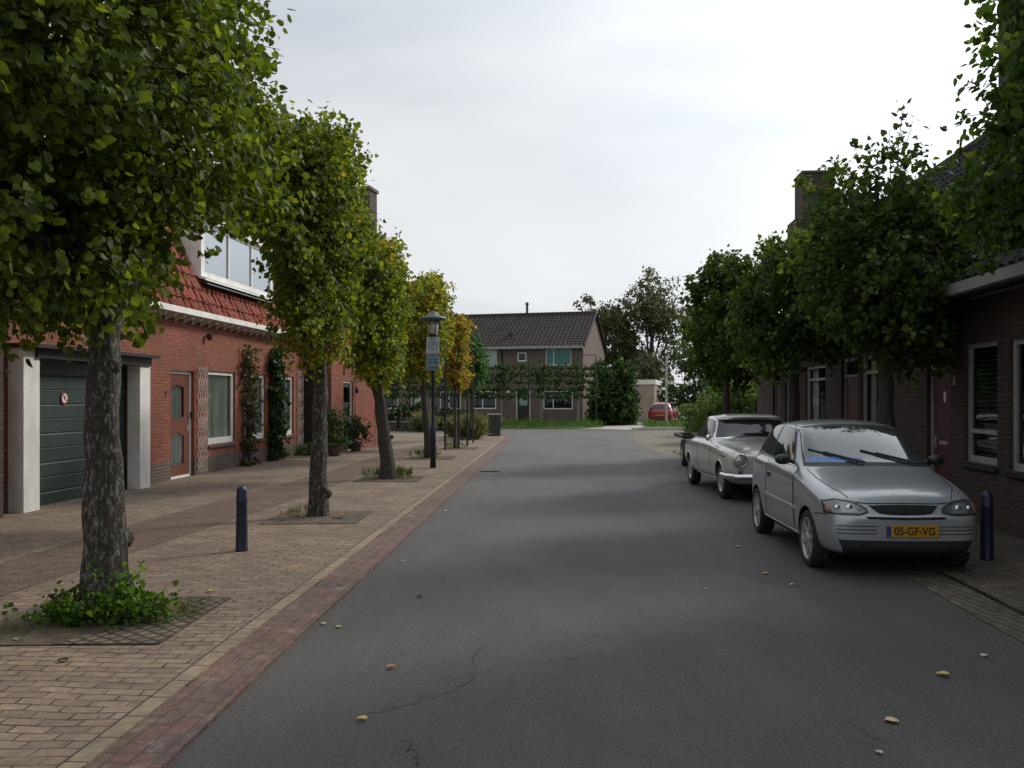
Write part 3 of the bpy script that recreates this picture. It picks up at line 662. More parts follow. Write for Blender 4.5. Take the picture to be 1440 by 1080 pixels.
for k, zz in enumerate((.626, .642, .658)): A.line('badge_bar', 'F', [(-.028, zz), (.028, zz+(.004 if k == 1 else 0))], .007, M['chrome'], .014, 6, parent=lg)
A.line('bonnet_edge', 'F', [(-.46, .705), (-.36, .695), (0, .698), (.36, .695), (.46, .705)], .006, M['well'], .004, 24)
for s in (-1, 1):
    for xx, rr in ((.66, .03), (.545, .036)):
        h, nn, _, _ = A.bvh.ray_cast(Vector((s*xx, -3, .655)), Vector((0, 1, 0)))
        mb = MB(); mb.lathe([(.001, -.016), (rr*.8, -.014), (rr, -.010), (rr, 0)], c=h, axis='y', n=18); mb.build('lamp_bowl', M['chrome'], A.root)
A.patch('air_intake', 'F', [(-.38, .563), (0, .556), (.38, .563)], [(-.40, .583), (0, .577), (.40, .583)], M['well'], .005, 20, 3)
A.patch('lower_valance', 'F', [(-.60, .225), (0, .215), (.60, .225)], [(-.665, .365), (0, .358), (.665, .365)], M['blackplastic'], .005, 24, 5)
for s in (-1, 1):
    for zz in (.425, .46, .495): A.line('bumper_groove', 'F', [(s*.30, zz), (s*.5, zz), (s*.68, zz+.002)], .007, M['well'], .003, 14)
    A.patch('fog_lamp', 'F', [(s*.46, .295), (s*.40, .295)], [(s*.46, .33), (s*.40, .33)], M['carglass'], .008, 4, 4)
    A.line('bumper_gap', 'L' if s < 0 else 'R', [(.16, .592), (.28, .585), (.40, .575)], .009, M['well'], .0035, 10)
    A.line('wing_gap', 'L' if s < 0 else 'R', [(1.14, .35), (1.15, .6), (1.19, .90)], .010, M['well'], .004, 14)
pl = MB(); pl.box(-.26, .26, -.012, 0, 0, .11); plate = pl.build('number_plate', M['yellow'], A.root, bevel=.004); plate.location = (.05, .008, .395)
pb = MB(); pb.box(-.258, -.215, -.0145, -.012, .004, .106); e = pb.build('plate_band', M['plateblue'], plate)
text_mesh('05-GF-VG', .105, M['well'], 'registration', plate, (.02, -.0135, .055), (R(90), 0, 0), .001, .92)
for p0, p1 in (((-.46, .975), (.06, .985)), ((.02, 1.0), (.62, .99))):
    pass
def on_screen(C, x, z, off=.02):
    h, nn, _, _ = C.bvh.ray_cast(Vector((x, -3, z)), Vector((0, 1, 0)));
    if nn.y > 0: nn = -nn
    return h+nn*off
for base, tip in (((-.05, 1.0), (-.58, 1.135)), ((.56, .99), (-.02, 1.13))):
    pts = [on_screen(A, base[0]+(tip[0]-base[0])*t, base[1]+(tip[1]-base[1])*t, .03) for t in (0, .25, .5, .75, 1)]
    mb = MB(); mb.tube(pts[:4], [.014, .011, .009, .008], 6)
    mid = [on_screen(A, base[0]+(tip[0]-base[0])*t, base[1]+(tip[1]-base[1])*t-.004, .018) for t in (.12, .4, .7, 1.02)]
    mb.tube(mid, .009, 5); mb.build('wiper', M['blackplastic'], A.root)
A.patch('rear_window', 'B', [(-.56, 1.0), (0, 1.02), (.56, 1.0)], [(-.48, 1.27), (0, 1.30), (.48, 1.27)], M['carglass'], .006, 14, 6)
mb = MB(); mb.box(-.62, .62, .35, 3.3, .16, .22); mb.build('underbody', M['well'], A.root)
# ---- vintage saloon ----------------------------------------------------------------
def V(y, k=1, **o): pass
sv = [
 (0.16, [(0, .36), (.36, .36), (.50, .40), (.56, .48), (.58, .58), (.55, .68), (.46, .71), (.36, .72), (.28, .725), (.15, .73), (0, .73)]),
 (0.20, [(0, .30), (.50, .30), (.66, .34), (.74, .48), (.76, .60), (.74, .74), (.62, .80), (.47, .78), (.34, .78), (.18, .80), (0, .80)]),
 (0.36, [(0, .26), (.55, .26), (.72, .30), (.79, .46), (.805, .62), (.79, .80), (.69, .865), (.52, .825), (.38, .85), (.2, .875), (0, .88)]),
 (0.70, [(0, .25), (.58, .25), (.75, .29), (.80, .46), (.81, .64), (.80, .83), (.71, .90), (.55, .87), (.40, .91), (.2, .935), (0, .94)]),
 (1.20, [(0, .25), (.58, .25), (.76, .29), (.80, .46), (.81, .66), (.805, .85), (.725, .915), (.60, .905), (.43, .95), (.2, .97), (0, .975)]),
 (1.48, [(0, .25), (.58, .25), (.76, .29), (.80, .46), (.81, .66), (.805, .86), (.74, .915), (.67, .94), (.46, .975), (.22, .99), (0, .995)]),
 (1.62, [(0, .25), (.58, .25), (.76, .29), (.80, .46), (.81, .66), (.805, .86), (.745, .92), (.69, .99), (.56, 1.06), (.28, 1.09), (0, 1.10)]),
 (1.82, [(0, .25), (.58, .25), (.76, .29), (.80, .46), (.81, .66), (.805, .865), (.745, .925), (.68, 1.08), (.57, 1.25), (.32, 1.29), (0, 1.30)]),
 (1.98, [(0, .25), (.58, .25), (.76, .29), (.80, .46), (.81, .66), (.805, .865), (.745, .93), (.675, 1.13), (.58, 1.335), (.35, 1.38), (0, 1.395)]),
 (2.40, [(0, .25), (.58, .25), (.76, .29), (.80, .46), (.81, .66), (.805, .865), (.745, .93), (.67, 1.16), (.58, 1.375), (.36, 1.42), (0, 1.43)]),
 (2.90, [(0, .25), (.58, .25), (.76, .29), (.80, .46), (.81, .66), (.805, .87), (.745, .93), (.665, 1.14), (.57, 1.345), (.35, 1.39), (0, 1.40)]),
 (3.22, [(0, .25), (.58, .25), (.76, .29), (.80, .46), (.81, .66), (.805, .87), (.74, .925), (.65, 1.06), (.55, 1.18), (.34, 1.22), (0, 1.235)]),
 (3.48, [(0, .26), (.57, .26), (.75, .30), (.79, .46), (.80, .66), (.795, .86), (.72, .905), (.62, .93), (.5, .96), (.3, .98), (0, .985)]),
 (4.0, [(0, .30), (.55, .30), (.71, .34), (.77, .48), (.78, .66), (.76, .82), (.68, .86), (.56, .88), (.44, .89), (.22, .90), (0, .90)]),
 (4.34, [(0, .36), (.50, .36), (.62, .40), (.68, .52), (.69, .64), (.66, .76), (.58, .79), (.48, .80), (.36, .81), (.2, .81), (0, .81)]),
 (4.40, [(0, .44), (.40, .44), (.48, .48), (.52, .54), (.52, .62), (.5, .68), (.44, .71), (.36, .72), (.28, .72), (.15, .72), (0, .72)]),
]
vw = G(1016, 701); rw = Vector((3.56, 18.15)); dv = Vector((rw.x-vw.x, rw.y-vw.y)); vrz = -math.atan2(dv.x, dv.y)
c_, s_ = math.cos(vrz), math.sin(vrz); wx, wy = -.74, .82
vloc = (vw.x-(wx*c_-wy*s_), vw.y-(wx*s_+wy*c_), 0)
wv = [(-.66, .82, .31), (.66, .82, .31), (-.66, 3.42, .31), (.66, 3.42, .31)]
B = Car('vintage_saloon', vloc, vrz, 'classic cream-grey saloon with round headlights and chrome bumper behind the silver hatchback', 'car', sv, 'cream', [(x*1.2, y, z) for x, y, z in wv], .34, crease={5: .2, 6: .2, 8: .4})
for x, y, z in wv: wheel(B.root, x+(-.03 if x < 0 else .03), y, z, .31, .20, .165, 'classic', -1 if x < 0 else 1)
B.patch('windscreen_trim', 'F', [(-.69, .975), (-.4, .995), (0, 1.005), (.4, .995), (.69, .975)], [(-.57, 1.305), (-.3, 1.33), (0, 1.335), (.3, 1.33), (.57, 1.305)], M['chrome'], .004, 24, 10)
B.patch('windscreen', 'F', [(-.665, 1.0), (-.4, 1.02), (0, 1.03), (.4, 1.02), (.665, 1.0)], [(-.555, 1.285), (-.3, 1.31), (0, 1.315), (.3, 1.31), (.555, 1.285)], M['carglass'], .010, 24, 10)
# darker vinyl sun visor strip over the windscreen
vz = MB()
pts = [(-.60, 1.93, 1.325), (-.45, 1.80, 1.36), (0, 1.74, 1.375), (.45, 1.80, 1.36), (.60, 1.93, 1.325)]
bk = [(-.57, 2.02, 1.375), (-.42, 1.96, 1.405), (0, 1.94, 1.415), (.42, 1.96, 1.405), (.57, 2.02, 1.375)]
for i in range(4):
    a, b, c2, d2 = map(Vector, (pts[i], pts[i+1], bk[i+1], bk[i])); dz = Vector((0, 0, -.012))
    vz.add([a, b, c2, d2, a+dz, b+dz, c2+dz, d2+dz], [(0, 1, 2, 3), (4, 7, 6, 5), (0, 4, 5, 1), (2, 6, 7, 3)], True)
vz.build('sun_visor', M['cream'], B.root)
B.patch('roof_panel', 'T', [(-.40, 2.1), (0, 2.06), (.40, 2.1)], [(-.38, 3.0), (0, 3.05), (.38, 3.0)], mat('dark_roof', (.05, .052, .055), .35, coat=.5), .006, 14, 8)
for sd in 'LR':
    B.patch('window_trim', sd, [(1.66, .955), (2.3, .965), (3.15, .97)], [(1.93, 1.30), (2.4, 1.345), (2.92, 1.30)], M['chrome'], .003, 20, 8)
    B.patch('side_window', sd, [(1.72, .975), (2.1, .98), (2.46, .982)], [(1.96, 1.285), (2.2, 1.318), (2.44, 1.325)], M['carglass'], .008, 12, 8)
    B.patch('rear_side_window', sd, [(2.52, .982), (2.8, .985), (3.08, .988)], [(2.50, 1.325), (2.7, 1.315), (2.90, 1.28)], M['carglass'], .008, 12, 8)
    B.line('side_moulding', sd, [(.42, .73), (1.4, .78), (3.3, .76), (4.1, .74)], .016, M['chrome'], .006, 40)
    B.line('sill_moulding', sd, [(1.2, .30), (3.0, .30)], .02, M['chrome'], .006, 20)
    B.line('door_gap', sd, [(1.50, .34), (1.52, .9)], .008, M['well'], .003, 14); B.line('door_gap', sd, [(2.58, .34), (2.60, .9)], .008, M['well'], .003, 14)
    B.line('door_handle', sd, [(2.40, .80), (2.52, .80)], .02, M['chrome'], .015, 5)
    s = -1 if sd == 'L' else 1
    # arch lip
    mb = MB()
    for y0 in (.82, 3.42):
        pp = []
        for k in range(15):
            a = math.pi*(k/14)*1.1-.15; yy, zz = y0+.345*math.cos(a), .31+.345*math.sin(a)
            h, nn, _, _ = B.bvh.ray_cast(Vector((s*3, yy, zz)), Vector((-s, 0, 0)))
            if h is not None: pp.append(h)
        mb = MB(); mb.tube(pp, .012, 6); mb.build('wheel_arch_lip', M['cream'], B.root)
    mb = MB(); mb.lathe([(.001, -.03), (.04, -.025), (.055, 0), (.05, .012), (.001, .012)], c=(s*.83, 1.50, 1.0), axis='y', n=18); mb.tube([(s*.76, 1.52, .92), (s*.80, 1.5, .97)], .008, 6); mb.build('door_mirror', M['chrome'], B.root)
    # headlights
    hb = MB(); hb.lathe([(.13, .14), (.128, .0), (.115, -.03), (.1, -.035)], c=(s*.60, .19, .68), axis='y', n=28); hh = hb.build('headlight', M['cream'], B.root)
    hb = MB(); hb.lathe([(.112, -.02), (.108, -.042), (.094, -.048), (.094, -.03)], c=(s*.60, .19, .68), axis='y', n=28); hb.build('headlight_rim', M['chrome'], hh)
    hb = MB(); hb.lathe([(.095, -.036), (.07, -.052), (.001, -.06)], c=(s*.60, .19, .68), axis='y', n=28); hb.build('lens', mat('headlamp_lens', (.45, .46, .46), .15, .3, coat=1) if s < 0 else bpy.data.materials['headlamp_lens'], hh)
    hb = MB(); hb.lathe([(.04, .05), (.038, -.01), (.02, -.03), (.001, -.034)], c=(s*.60, .18, .50), axis='y', n=16); hb.build('indicator', M['lampglass'], B.root)
    # twin grille openings
    B.patch('grille', 'F', [(s*.06, .50), (s*.25, .50), (s*.40, .52)], [(s*.06, .70), (s*.25, .71), (s*.38, .70)], M['well'], .006, 10, 6)
    for zz in (.53, .565, .60, .635, .67): B.line('grille_bar', 'F', [(s*.07, zz), (s*.385, zz)], .01, M['chrome'], .014, 8)
B.line('bonnet_strip', 'T', [(0, .3), (0, 1.4)], .02, M['chrome'], .005, 14)
bp = MB()
pts = [(-.82, .55, .42), (-.80, .28, .42), (-.70, .13, .42), (-.4, .07, .42), (0, .05, .42), (.4, .07, .42), (.70, .13, .42), (.80, .28, .42), (.82, .55, .42)]
for i in range(8):
    a, b = Vector(pts[i]), Vector(pts[i+1]); pr = [(0, -.05), (-.03, -.035), (-.045, 0), (-.03, .035), (0, .05)]
    def rg_(i):
        p = Vector(pts[i]); q = (Vector(pts[min(i+1, 8)])-Vector(pts[max(i-1, 0)])).normalized(); n_ = Vector((q.y, -q.x, 0)); return [p+n_*(-o)+Vector((0, 0, h)) for o, h in pr]
    ra, rb = rg_(i), rg_(i+1)
    bp.add(ra+rb, [(k, k+1, 5+k+1, 5+k) for k in range(4)], True)
bp.build('bumper', M['chrome'], B.root)
ob = MB()
for s in (-.33, .33): ob.box(s-.025, s+.025, -.02, .07, .36, .50)
ob.build('overrider', M['chrome'], B.root, bevel=.01)
mb = MB(); mb.box(-.22, .22, .0, .012, .30, .39); mb.build('number_plate', M['plateblue'], B.root, bevel=.003)
mb = MB(); mb.box(-.5, .5, .3, 4.1, .2, .27); mb.build('underbody', M['well'], B.root)
# ---- flatbed trailer ----------------------------------------------------------------
T0 = G(960, 655); tr = empty('car_trailer', (T0.x+.1, T0.y, 0), R(-4), 'empty dark flatbed trailer with black wheels standing behind the classic saloon', 'trailer')
mb = MB(); mb.box(-.15, 2.0, -.6, -.52, .70, .78); mb.box(-.15, 2.0, 1.5, 1.58, .70, .78); mb.box(-.15, -.08, -.6, 1.58, .70, .78); mb.box(1.93, 2.0, -.6, 1.58, .70, .78); mb.box(.9, .97, -1.7, -.6, .55, .62); mb.build('frame', M['blackplastic'], tr, bevel=.008)
mb = MB(); mb.box(.28, 1.9, -.52, 1.5, .74, .77); mb.build('bed', noisy('dark_boards', (.05, .045, .04), (.1, .09, .075), 6, .8), tr)
mb = MB(); mb.box(-.16, -.12, -.55, -.48, .78, .86); mb.box(-.05, 0, -.55, -.48, .78, .86); mb.build('bracket', M['blackplastic'], tr)
for x, s in ((-.0, -1), (1.85, 1)): wheel(tr, x, 0, .31, .31, .19, .24, 'plain', s)
mb = MB(); mb.tube([(0, 0, .31), (1.85, 0, .31)], .03, 8); mb.box(.1, .16, -.05, .05, .31, .7); mb.box(1.7, 1.76, -.05, .05, .31, .7); mb.build('axle', M['blackplastic'], tr)
mb = MB()
for k in range(8):
    pass
mb.lathe([(.345, -.12), (.36, -.12), (.36, .12), (.345, .12)], c=(0, 0, .31), axis='x', n=32)
vs = [v for v in mb.v]; keep = [f for f in mb.f if all(vs[i][2] > .36 for i in f)]; mb.f = keep; mb.sm = [True]*len(keep); mb.build('mudguard', M['blackplastic'], tr, fix=False)
# ---- red hatchback seen from behind --------------------------------------------------
sr = [(3.62-y, [(x*.98, z*.99 if z > .3 else z) for x, z in pr]) for y, pr in st][::-1]
rc = Car('red_hatchback', (9.35, 57.6, .02), R(-16), 'red hatchback parked at the far end of the drive beside the pale garage', 'car', sr, 'redpaint', [(x*1.17, 3.62-y, z) for x, y, z in wp], .325)
for x, y, z in wp: wheel(rc.root, x, 3.62-y, z, .285, .18, .18, 'plain', -1 if x < 0 else 1)
rc.patch('rear_window', 'F', [(-.58, .98), (0, 1.0), (.58, .98)], [(-.50, 1.27), (0, 1.30), (.50, 1.27)], M['carglass'], .01, 14, 6)
for s in (-1, 1):
    rc.patch('tail_light', 'F', [(s*.70, .66), (s*.60, .66)], [(s*.69, .86), (s*.60, .86)], M['tail'], .012, 5, 5)
    sd = 'L' if s < 0 else 'R'
    rc.patch('side_window', sd, [(1.25, 1.0), (2.15, .99)], [(1.28, 1.35), (1.80, 1.33)], M['carglass'], .01, 10, 6)
    rc.patch('rear_side_window', sd, [(.52, 1.03), (1.16, 1.01)], [(.72, 1.29), (1.20, 1.35)], M['carglass'], .01, 10, 6)
rc.patch('bumper', 'F', [(-.68, .34), (0, .33), (.68, .34)], [(-.68, .52), (0, .52), (.68, .52)], mat('dark_red_bumper', (.12, .012, .02), .5), .02, 14, 4)
pm = MB(); pm.box(-.26, .26, -.03, -.018, .56, .66); pm.build('number_plate', M['yellow'], rc.root)
# ================================================================ buildings
M['redbrick'] = brick('red_brick', (.31, .080, .038), (.20, .055, .030), (.13, .078, .056), bw=.22, rh=.066, mortar=.009, bump=.7, dirt=.3, mix2=(.22, .085, .06))
M['plinth'] = brick('plinth_brick', (.12, .075, .06), (.07, .055, .05), (.17, .14, .11), bw=.22, rh=.066, mortar=.010, bump=.7, dirt=.35)
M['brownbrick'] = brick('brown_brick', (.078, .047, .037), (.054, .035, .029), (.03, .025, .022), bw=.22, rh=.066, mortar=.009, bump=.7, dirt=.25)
M['farbrick'] = brick('far_brick', (.165, .108, .092), (.125, .085, .074), (.12, .10, .09), bw=.22, rh=.066, mortar=.01, bump=.3, dirt=.2)
M['white'] = noisy('white_paint', (.62, .61, .57), (.80, .79, .76), 4, .5, .1, lo=.3, hi=.6)
M['whiterender'] = noisy('white_render', (.58, .57, .54), (.82, .81, .78), 2.2, .8, .3, bscale=50, stretch=(1, 1, .5))
M['greyframe'] = noisy('grey_white_frame', (.27, .27, .255), (.35, .35, .335), 4, .5)  # white frames on the right have their shade painted in as grey
M['wood'] = noisy('brown_door_wood', (.11, .032, .018), (.19, .055, .028), 3, .4, .2, stretch=(8, 8, .6))
M['darkred'] = mat('dark_red_door', (.07, .014, .013), .5)
M['garage'] = noisy('garage_green', (.018, .034, .031), (.03, .049, .044), 2, .45, .1)
M['garage_rib'] = mat('garage_rib', (.09, .12, .115), .4)
M['curtain'] = noisy('net_curtain', (.60, .64, .62), (.82, .84, .82), 3, .9, stretch=(6, 6, .3))
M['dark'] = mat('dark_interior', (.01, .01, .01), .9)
M['glass'] = glassmat('window_glass', (.90, .93, .92), .0)
M['glass_sky'] = glassmat('dormer_glass', (.5, .55, .6), .35)
M['blackmetal'] = mat('black_metal', (.015, .015, .016), .5)
M['teal'] = noisy('green_curtain', (.02, .26, .20), (.05, .42, .34), 2, .8, stretch=(8, 8, .3))
def rooftile(name, ca, cb, pw=.25, ph=.33, dirt=.4):
    m = mat(name, ca, .88, spec=.2); t = m.node_tree; b = t.nodes['Principled BSDF']; lk = t.links.new
    uv = t.nodes.new('ShaderNodeUVMap'); sp = t.nodes.new('ShaderNodeSeparateXYZ'); lk(uv.outputs[0], sp.inputs[0])
    def mth(op, a, b_=None, c=None):
        n = t.nodes.new('ShaderNodeMath'); n.operation = op
        for i, v in enumerate((a, b_, c)):
            if v is None: continue
            if isinstance(v, (int, float)): n.inputs[i].default_value = v
            else: lk(v, n.inputs[i])
        return n.outputs[0]
    fu = mth('FRACT', mth('DIVIDE', sp.outputs[0], pw)); fv = mth('FRACT', mth('DIVIDE', sp.outputs[1], ph))
    wave = mth('SINE', mth('MULTIPLY', fu, 6.2832)); h = mth('ADD', mth('MULTIPLY', wave, .5), mth('MULTIPLY', mth('SUBTRACT', 1.0, fv), .9))
    bp = t.nodes.new('ShaderNodeBump'); bp.inputs['Strength'].default_value = 1; bp.inputs['Distance'].default_value = .05; lk(h, bp.inputs['Height']); lk(bp.outputs[0], b.inputs['Normal'])
    n = t.nodes.new('ShaderNodeTexNoise'); n.inputs['Scale'].default_value = 1.3; n.inputs['Detail'].default_value = 8; n.inputs['Roughness'].default_value = .7; lk(uv.outputs[0], n.inputs[0])
    wn = t.nodes.new('ShaderNodeTexWhiteNoise'); wn.noise_dimensions = '2D'
    cb_ = t.nodes.new('ShaderNodeCombineXYZ'); lk(mth('FLOOR', mth('DIVIDE', sp.outputs[0], pw)), cb_.inputs[0]); lk(mth('FLOOR', mth('DIVIDE', sp.outputs[1], ph)), cb_.inputs[1]); lk(cb_.outputs[0], wn.inputs[0])
    f = mth('MULTIPLY_ADD', wn.outputs[0], .5, mth('MULTIPLY_ADD', n.outputs[0], 1.6, -.55))
    mm = t.nodes.new('ShaderNodeMix'); mm.data_type = 'RGBA'; mm.clamp_factor = True; lk(f, mm.inputs['Factor']); mm.inputs['A'].default_value = (*ca, 1); mm.inputs['B'].default_value = (*cb, 1)
    gap = mth('GREATER_THAN', fv, .06); gp2 = mth('MULTIPLY_ADD', gap, .6, .4)
    s = t.nodes.new('ShaderNodeVectorMath'); s.operation = 'SCALE'; lk(mm.outputs['Result'], s.inputs[0]); lk(gp2, s.inputs['Scale']); lk(s.outputs[0], b.inputs['Base Color'])
    return m
M['redtile'] = rooftile('red_roof_tile', (.30, .075, .045), (.16, .06, .05))
M['greytile'] = rooftile('grey_roof_tile', (.045, .040, .036), (.07, .06, .054))
M['blacktile'] = rooftile('black_roof_tile', (.03, .031, .034), (.05, .05, .052))
def tile_geo(mb, x0, x1, y0, z0, y1, z1, pw=.25, ph=.33, amp=.03):
    """a corrugated tiled roof slope, from eave (y0,z0) up to (y1,z1), stepped courses"""
    d = Vector((0, y1-y0, z1-z0)); Ln = d.length; d.normalize(); nrm = Vector((0, -d.z, d.y))
    if nrm.z < 0: nrm = -nrm
    nr = max(1, round(Ln/ph)); nu = max(1, round((x1-x0)/pw))*4
    for r in range(nr):
        a = r*Ln/nr; b = (r+1)*Ln/nr; vs = []
        for t_, lift in ((a, .035), (b, .0)):
            for k in range(nu+1):
                x = x0+(x1-x0)*k/nu; h = amp*math.sin(2*math.pi*k/4*1.0+.6)
                p = Vector((x, y0, z0))+d*t_+nrm*(lift+h+.03); vs.append(p)
        for k in range(nu+1):
            x = x0+(x1-x0)*k/nu; vs.append(Vector((x, y0, z0))+d*a+nrm*(-.01))
        W = nu+1
        mb.add(vs, [(k, k+1, W+k+1, W+k) for k in range(nu)]+[(2*W+k, 2*W+k+1, k+1, k) for k in range(nu)], False)
def curtain_mesh(x0, x1, z0, z1, y, m, parent, name='curtain', waves=None, amp=.02):
    mb = MB(); n = max(12, int((x1-x0)/.012)); vs = []; rnd = random.Random(int(x0*100+z0*10))
    ph = [rnd.uniform(0, 6) for _ in range(3)]
    for k in range(n+1):
        x = x0+(x1-x0)*k/n; yy = y+amp*(math.sin(x*55+ph[0])+.6*math.sin(x*90+ph[1])+.5*math.sin(x*23+ph[2])); vs += [(x, yy, z0), (x, yy*1.0+.0, z1)]
    mb.add(vs, [(2*k, 2*k+2, 2*k+3, 2*k+1) for k in range(n)], True); return mb.build(name, m, parent, fix=False)
def window(root, x0, x1, z0, z1, y=.06, fw=.07, m='white', mull=(), trans=(), curt='full', sill=True, glass='glass', sillh=.0, proud=0, cm='curtain', bot=None, label=None):
    """window set in an opening; outer wall face at y=0, frame recessed by y"""
    b = bot or fw; mb = MB(); d = .06
    ops = []; xs = [x0+fw, *[v for q in mull for v in (q-fw*.4, q+fw*.4)], x1-fw]; zs = [z0+b, *[v for q in trans for v in (q-fw*.4, q+fw*.4)], z1-fw]
    for i in range(0, len(xs), 2):
        for j in range(0, len(zs), 2): ops.append((xs[i], xs[i+1], zs[j], zs[j+1]))
    wall_mb(mb, x0, x1, z0, z1, d, ops, y)
    fr = mb.build('window', M[m], root)
    mb = MB(); mb.add([(x0+fw*.9, y+.03, z0+b*.9), (x1-fw*.9, y+.03, z0+b*.9), (x1-fw*.9, y+.03, z1-fw*.9), (x0+fw*.9, y+.03, z1-fw*.9)], [(0, 1, 2, 3)]); mb.build('pane', M[glass], fr)
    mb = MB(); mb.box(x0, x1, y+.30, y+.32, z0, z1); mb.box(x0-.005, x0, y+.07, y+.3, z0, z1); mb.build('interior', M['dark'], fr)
    if curt == 'full': curtain_mesh(x0+.02, x1-.02, z0+.03, z1-.03, y+.10, M[cm], fr)
    elif curt == 'sides':
        w_ = (x1-x0)*.3; curtain_mesh(x0+.02, x0+w_, z0+.03, z1-.03, y+.13, M[cm], fr); curtain_mesh(x1-w_, x1-.02, z0+.03, z1-.03, y+.13, M[cm], fr)
    elif curt == 'blind':
        bl = MB()
        for k in range(int((z1-z0)/.06)):
            z = z0+.04+k*.06; bl.box(x0+.03, x1-.03, y+.10, y+.14, z, z+.006)
        bl.build('blind', M['greyframe'], fr)
    if sill:
        mb = MB(); mb.prism([(-.05, z0-.07), (y+.01, z0-.05), (y+.01, z0-.003), (-.05, z0-.03)], x0-.05, x1+.05, 'x'); mb.build('sill', M['plinth' if m == 'white' else 'blackmetal'], fr)
    return fr
def door(root, x0, x1, z0, z1, m='wood', fm='white', y=.08, panes=(), trans=None, handle=True, side=1):
    fw = .07; fr = MB(); zt = trans or z1-fw
    ops = [(x0+fw, x1-fw, z0+.05, zt)]
    if trans: ops.append((x0+fw, x1-fw, trans+fw*.7, z1-fw))
    wall_mb(fr, x0, x1, z0, z1, .07, ops, y); f = fr.build('door', M[fm], root)
    if trans:
        mb = MB(); mb.box(x0+fw*.9, x1-fw*.9, y+.03, y+.036, trans+fw*.6, z1-fw*.9); mb.build('pane', M['glass'], f)
    lf = MB(); wall_mb(lf, x0+fw+.004, x1-fw-.004, z0+.055, zt-.004, .04, panes, y+.025); lf.build('door_leaf', M[m], f)
    for p in panes:
        mb = MB(); mb.add([(p[0]-.01, y+.045, p[2]-.01), (p[1]+.01, y+.045, p[2]-.01), (p[1]+.01, y+.045, p[3]+.01), (p[0]-.01, y+.045, p[3]+.01)], [(0, 1, 2, 3)]); mb.build('pane', M['glass'], f)
        curtain_mesh(p[0]-.01, p[1]+.01, p[2], p[3], y+.08, M['curtain'], f, amp=.012)
    mb = MB(); mb.box(x0, x1, y+.25, y+.27, z0, z1); mb.build('interior', M['dark'], f)
    if handle:
        hx = x1-fw-.07 if side > 0 else x0+fw+.07; mb = MB(); mb.tube([(hx, y+.03, 1.05), (hx, y-.03, 1.05), (hx-side*.10, y-.03, 1.05)], .01, 8); mb.box(hx-.02, hx+.02, y+.012, y+.028, .97, 1.14); mb.build('handle', M['alloy'], f)
    return f
# ---------------- near left house: local x = along the street, -y = outward
Y0 = 11.0; hx0 = -8.4+.08*Y0; la = math.atan2(1, .08); ls = math.hypot(1, .08)
hl = empty('red_brick_house', (hx0, Y0, 0), la, 'long red brick house with red tiled roof, dormers and a dark green garage door', 'house')
def lx(Y): return (Y-Y0)*ls
E = lx(27.15); ZE = 3.42
g0, g1 = lx(13.62), lx(16.72)
dr0, dr1 = lx(18.45), lx(19.58)
W1 = (lx(20.30), lx(21.86)); W2 = (lx(22.45), lx(23.95)); W3 = (lx(24.9), lx(26.25))
PH = .42
ops = [(g0, g1, -.05, 2.50), (dr0, dr1, -.05, 2.28)]+[(a, b, .66, 2.32) for a, b in (W1, W2, W3)]
mb = MB(); wall_mb(mb, -6, E, PH, ZE, .28, [(a, b, max(c, PH-.1), d) for a, b, c, d in ops]); 
wl = mb.build('wall', M['redbrick'], hl)
mb = MB(); mb.box(E-.28, E-.0005, .2805, 8.2, 0, ZE); mb.prism([(.281, ZE), (1.2, 6.1), (4.2, 7.6), (7.2, 6.1), (8.2, ZE)], E-.28, E-.0005, 'x'); mb.build('gable_wall', M['redbrick'], hl)
mb = MB(); wall_mb(mb, -6, E, -.1, PH, .28, [(g0, g1, -.2, .6), (dr0, dr1, -.2, .6)], y=-.012); mb.build('plinth', M['plinth'], hl)
# near dark pier projecting at the frame edge
mb = MB(); mb.box(lx(11.2), lx(12.70), -.30, -.0015, 0, 3.3); mb.build('pier', M['brownbrick'], hl)
# mansard roof
mb = MB(); tile_geo(mb, -6, E+.08, -.12, ZE+.06, 1.02, 6.15, amp=.035); tile_geo(mb, -6, E+.08, 1.02, 6.15, 4.2, 7.5)
rf = mb.build('roof', M['redtile'], hl, fix=False)
mb = MB(); mb.add([(-6, -.1, ZE+.03), (E, -.1, ZE+.03), (E, 1.03, 6.12), (-6, 1.03, 6.12), (-6, 4.2, 7.46), (E, 4.2, 7.46), (-6, 7.4, 6.1), (E, 7.4, 6.1), (-6, 8.4, ZE), (E, 8.4, ZE)], [(0, 1, 2, 3), (3, 2, 5, 4), (4, 5, 7, 6), (6, 7, 9, 8)]); mb.build('roof_deck', M['blacktile'], rf, fix=False)
mb = MB()
for k in range(int((E+6)/.38)): mb.tube([(-6+k*.38, 4.2, 7.5), (-6+k*.38+.40, 4.2, 7.52)], .12, 8)
mb.build('ridge_tiles', M['redtile'], rf)
mb = MB(); mb.tube([(E+.06, -.12, ZE+.1), (E+.06, 1.02, 6.2), (E+.06, 4.2, 7.55)], .07, 8); mb.build('verge_tiles', M['redtile'], rf)
mb = MB(); mb.prism([(-.30, ZE+.0), (-.30, ZE+.12), (-.26, ZE+.12), (-.26, ZE+.03), (-.14, ZE+.03), (-.14, ZE+.10), (-.0, ZE+.10), (-.0, ZE)], -6, E+.1, 'x')
gt = mb.build('gutter', M['white'], hl)
mb = MB(); mb.prism([(-.24, ZE-.003), (-.0015, ZE-.003), (-.0015, ZE-.14), (-.06, ZE-.10), (-.2, ZE-.07)], 0, .08, 'x'); bk0 = mb.build('bracket', M['white'], gt); bk0.location.x = .5
k = .92
while k < E:
    q = bk0.copy(); col.objects.link(q); q.parent = gt; q.location.x = k; k += .42
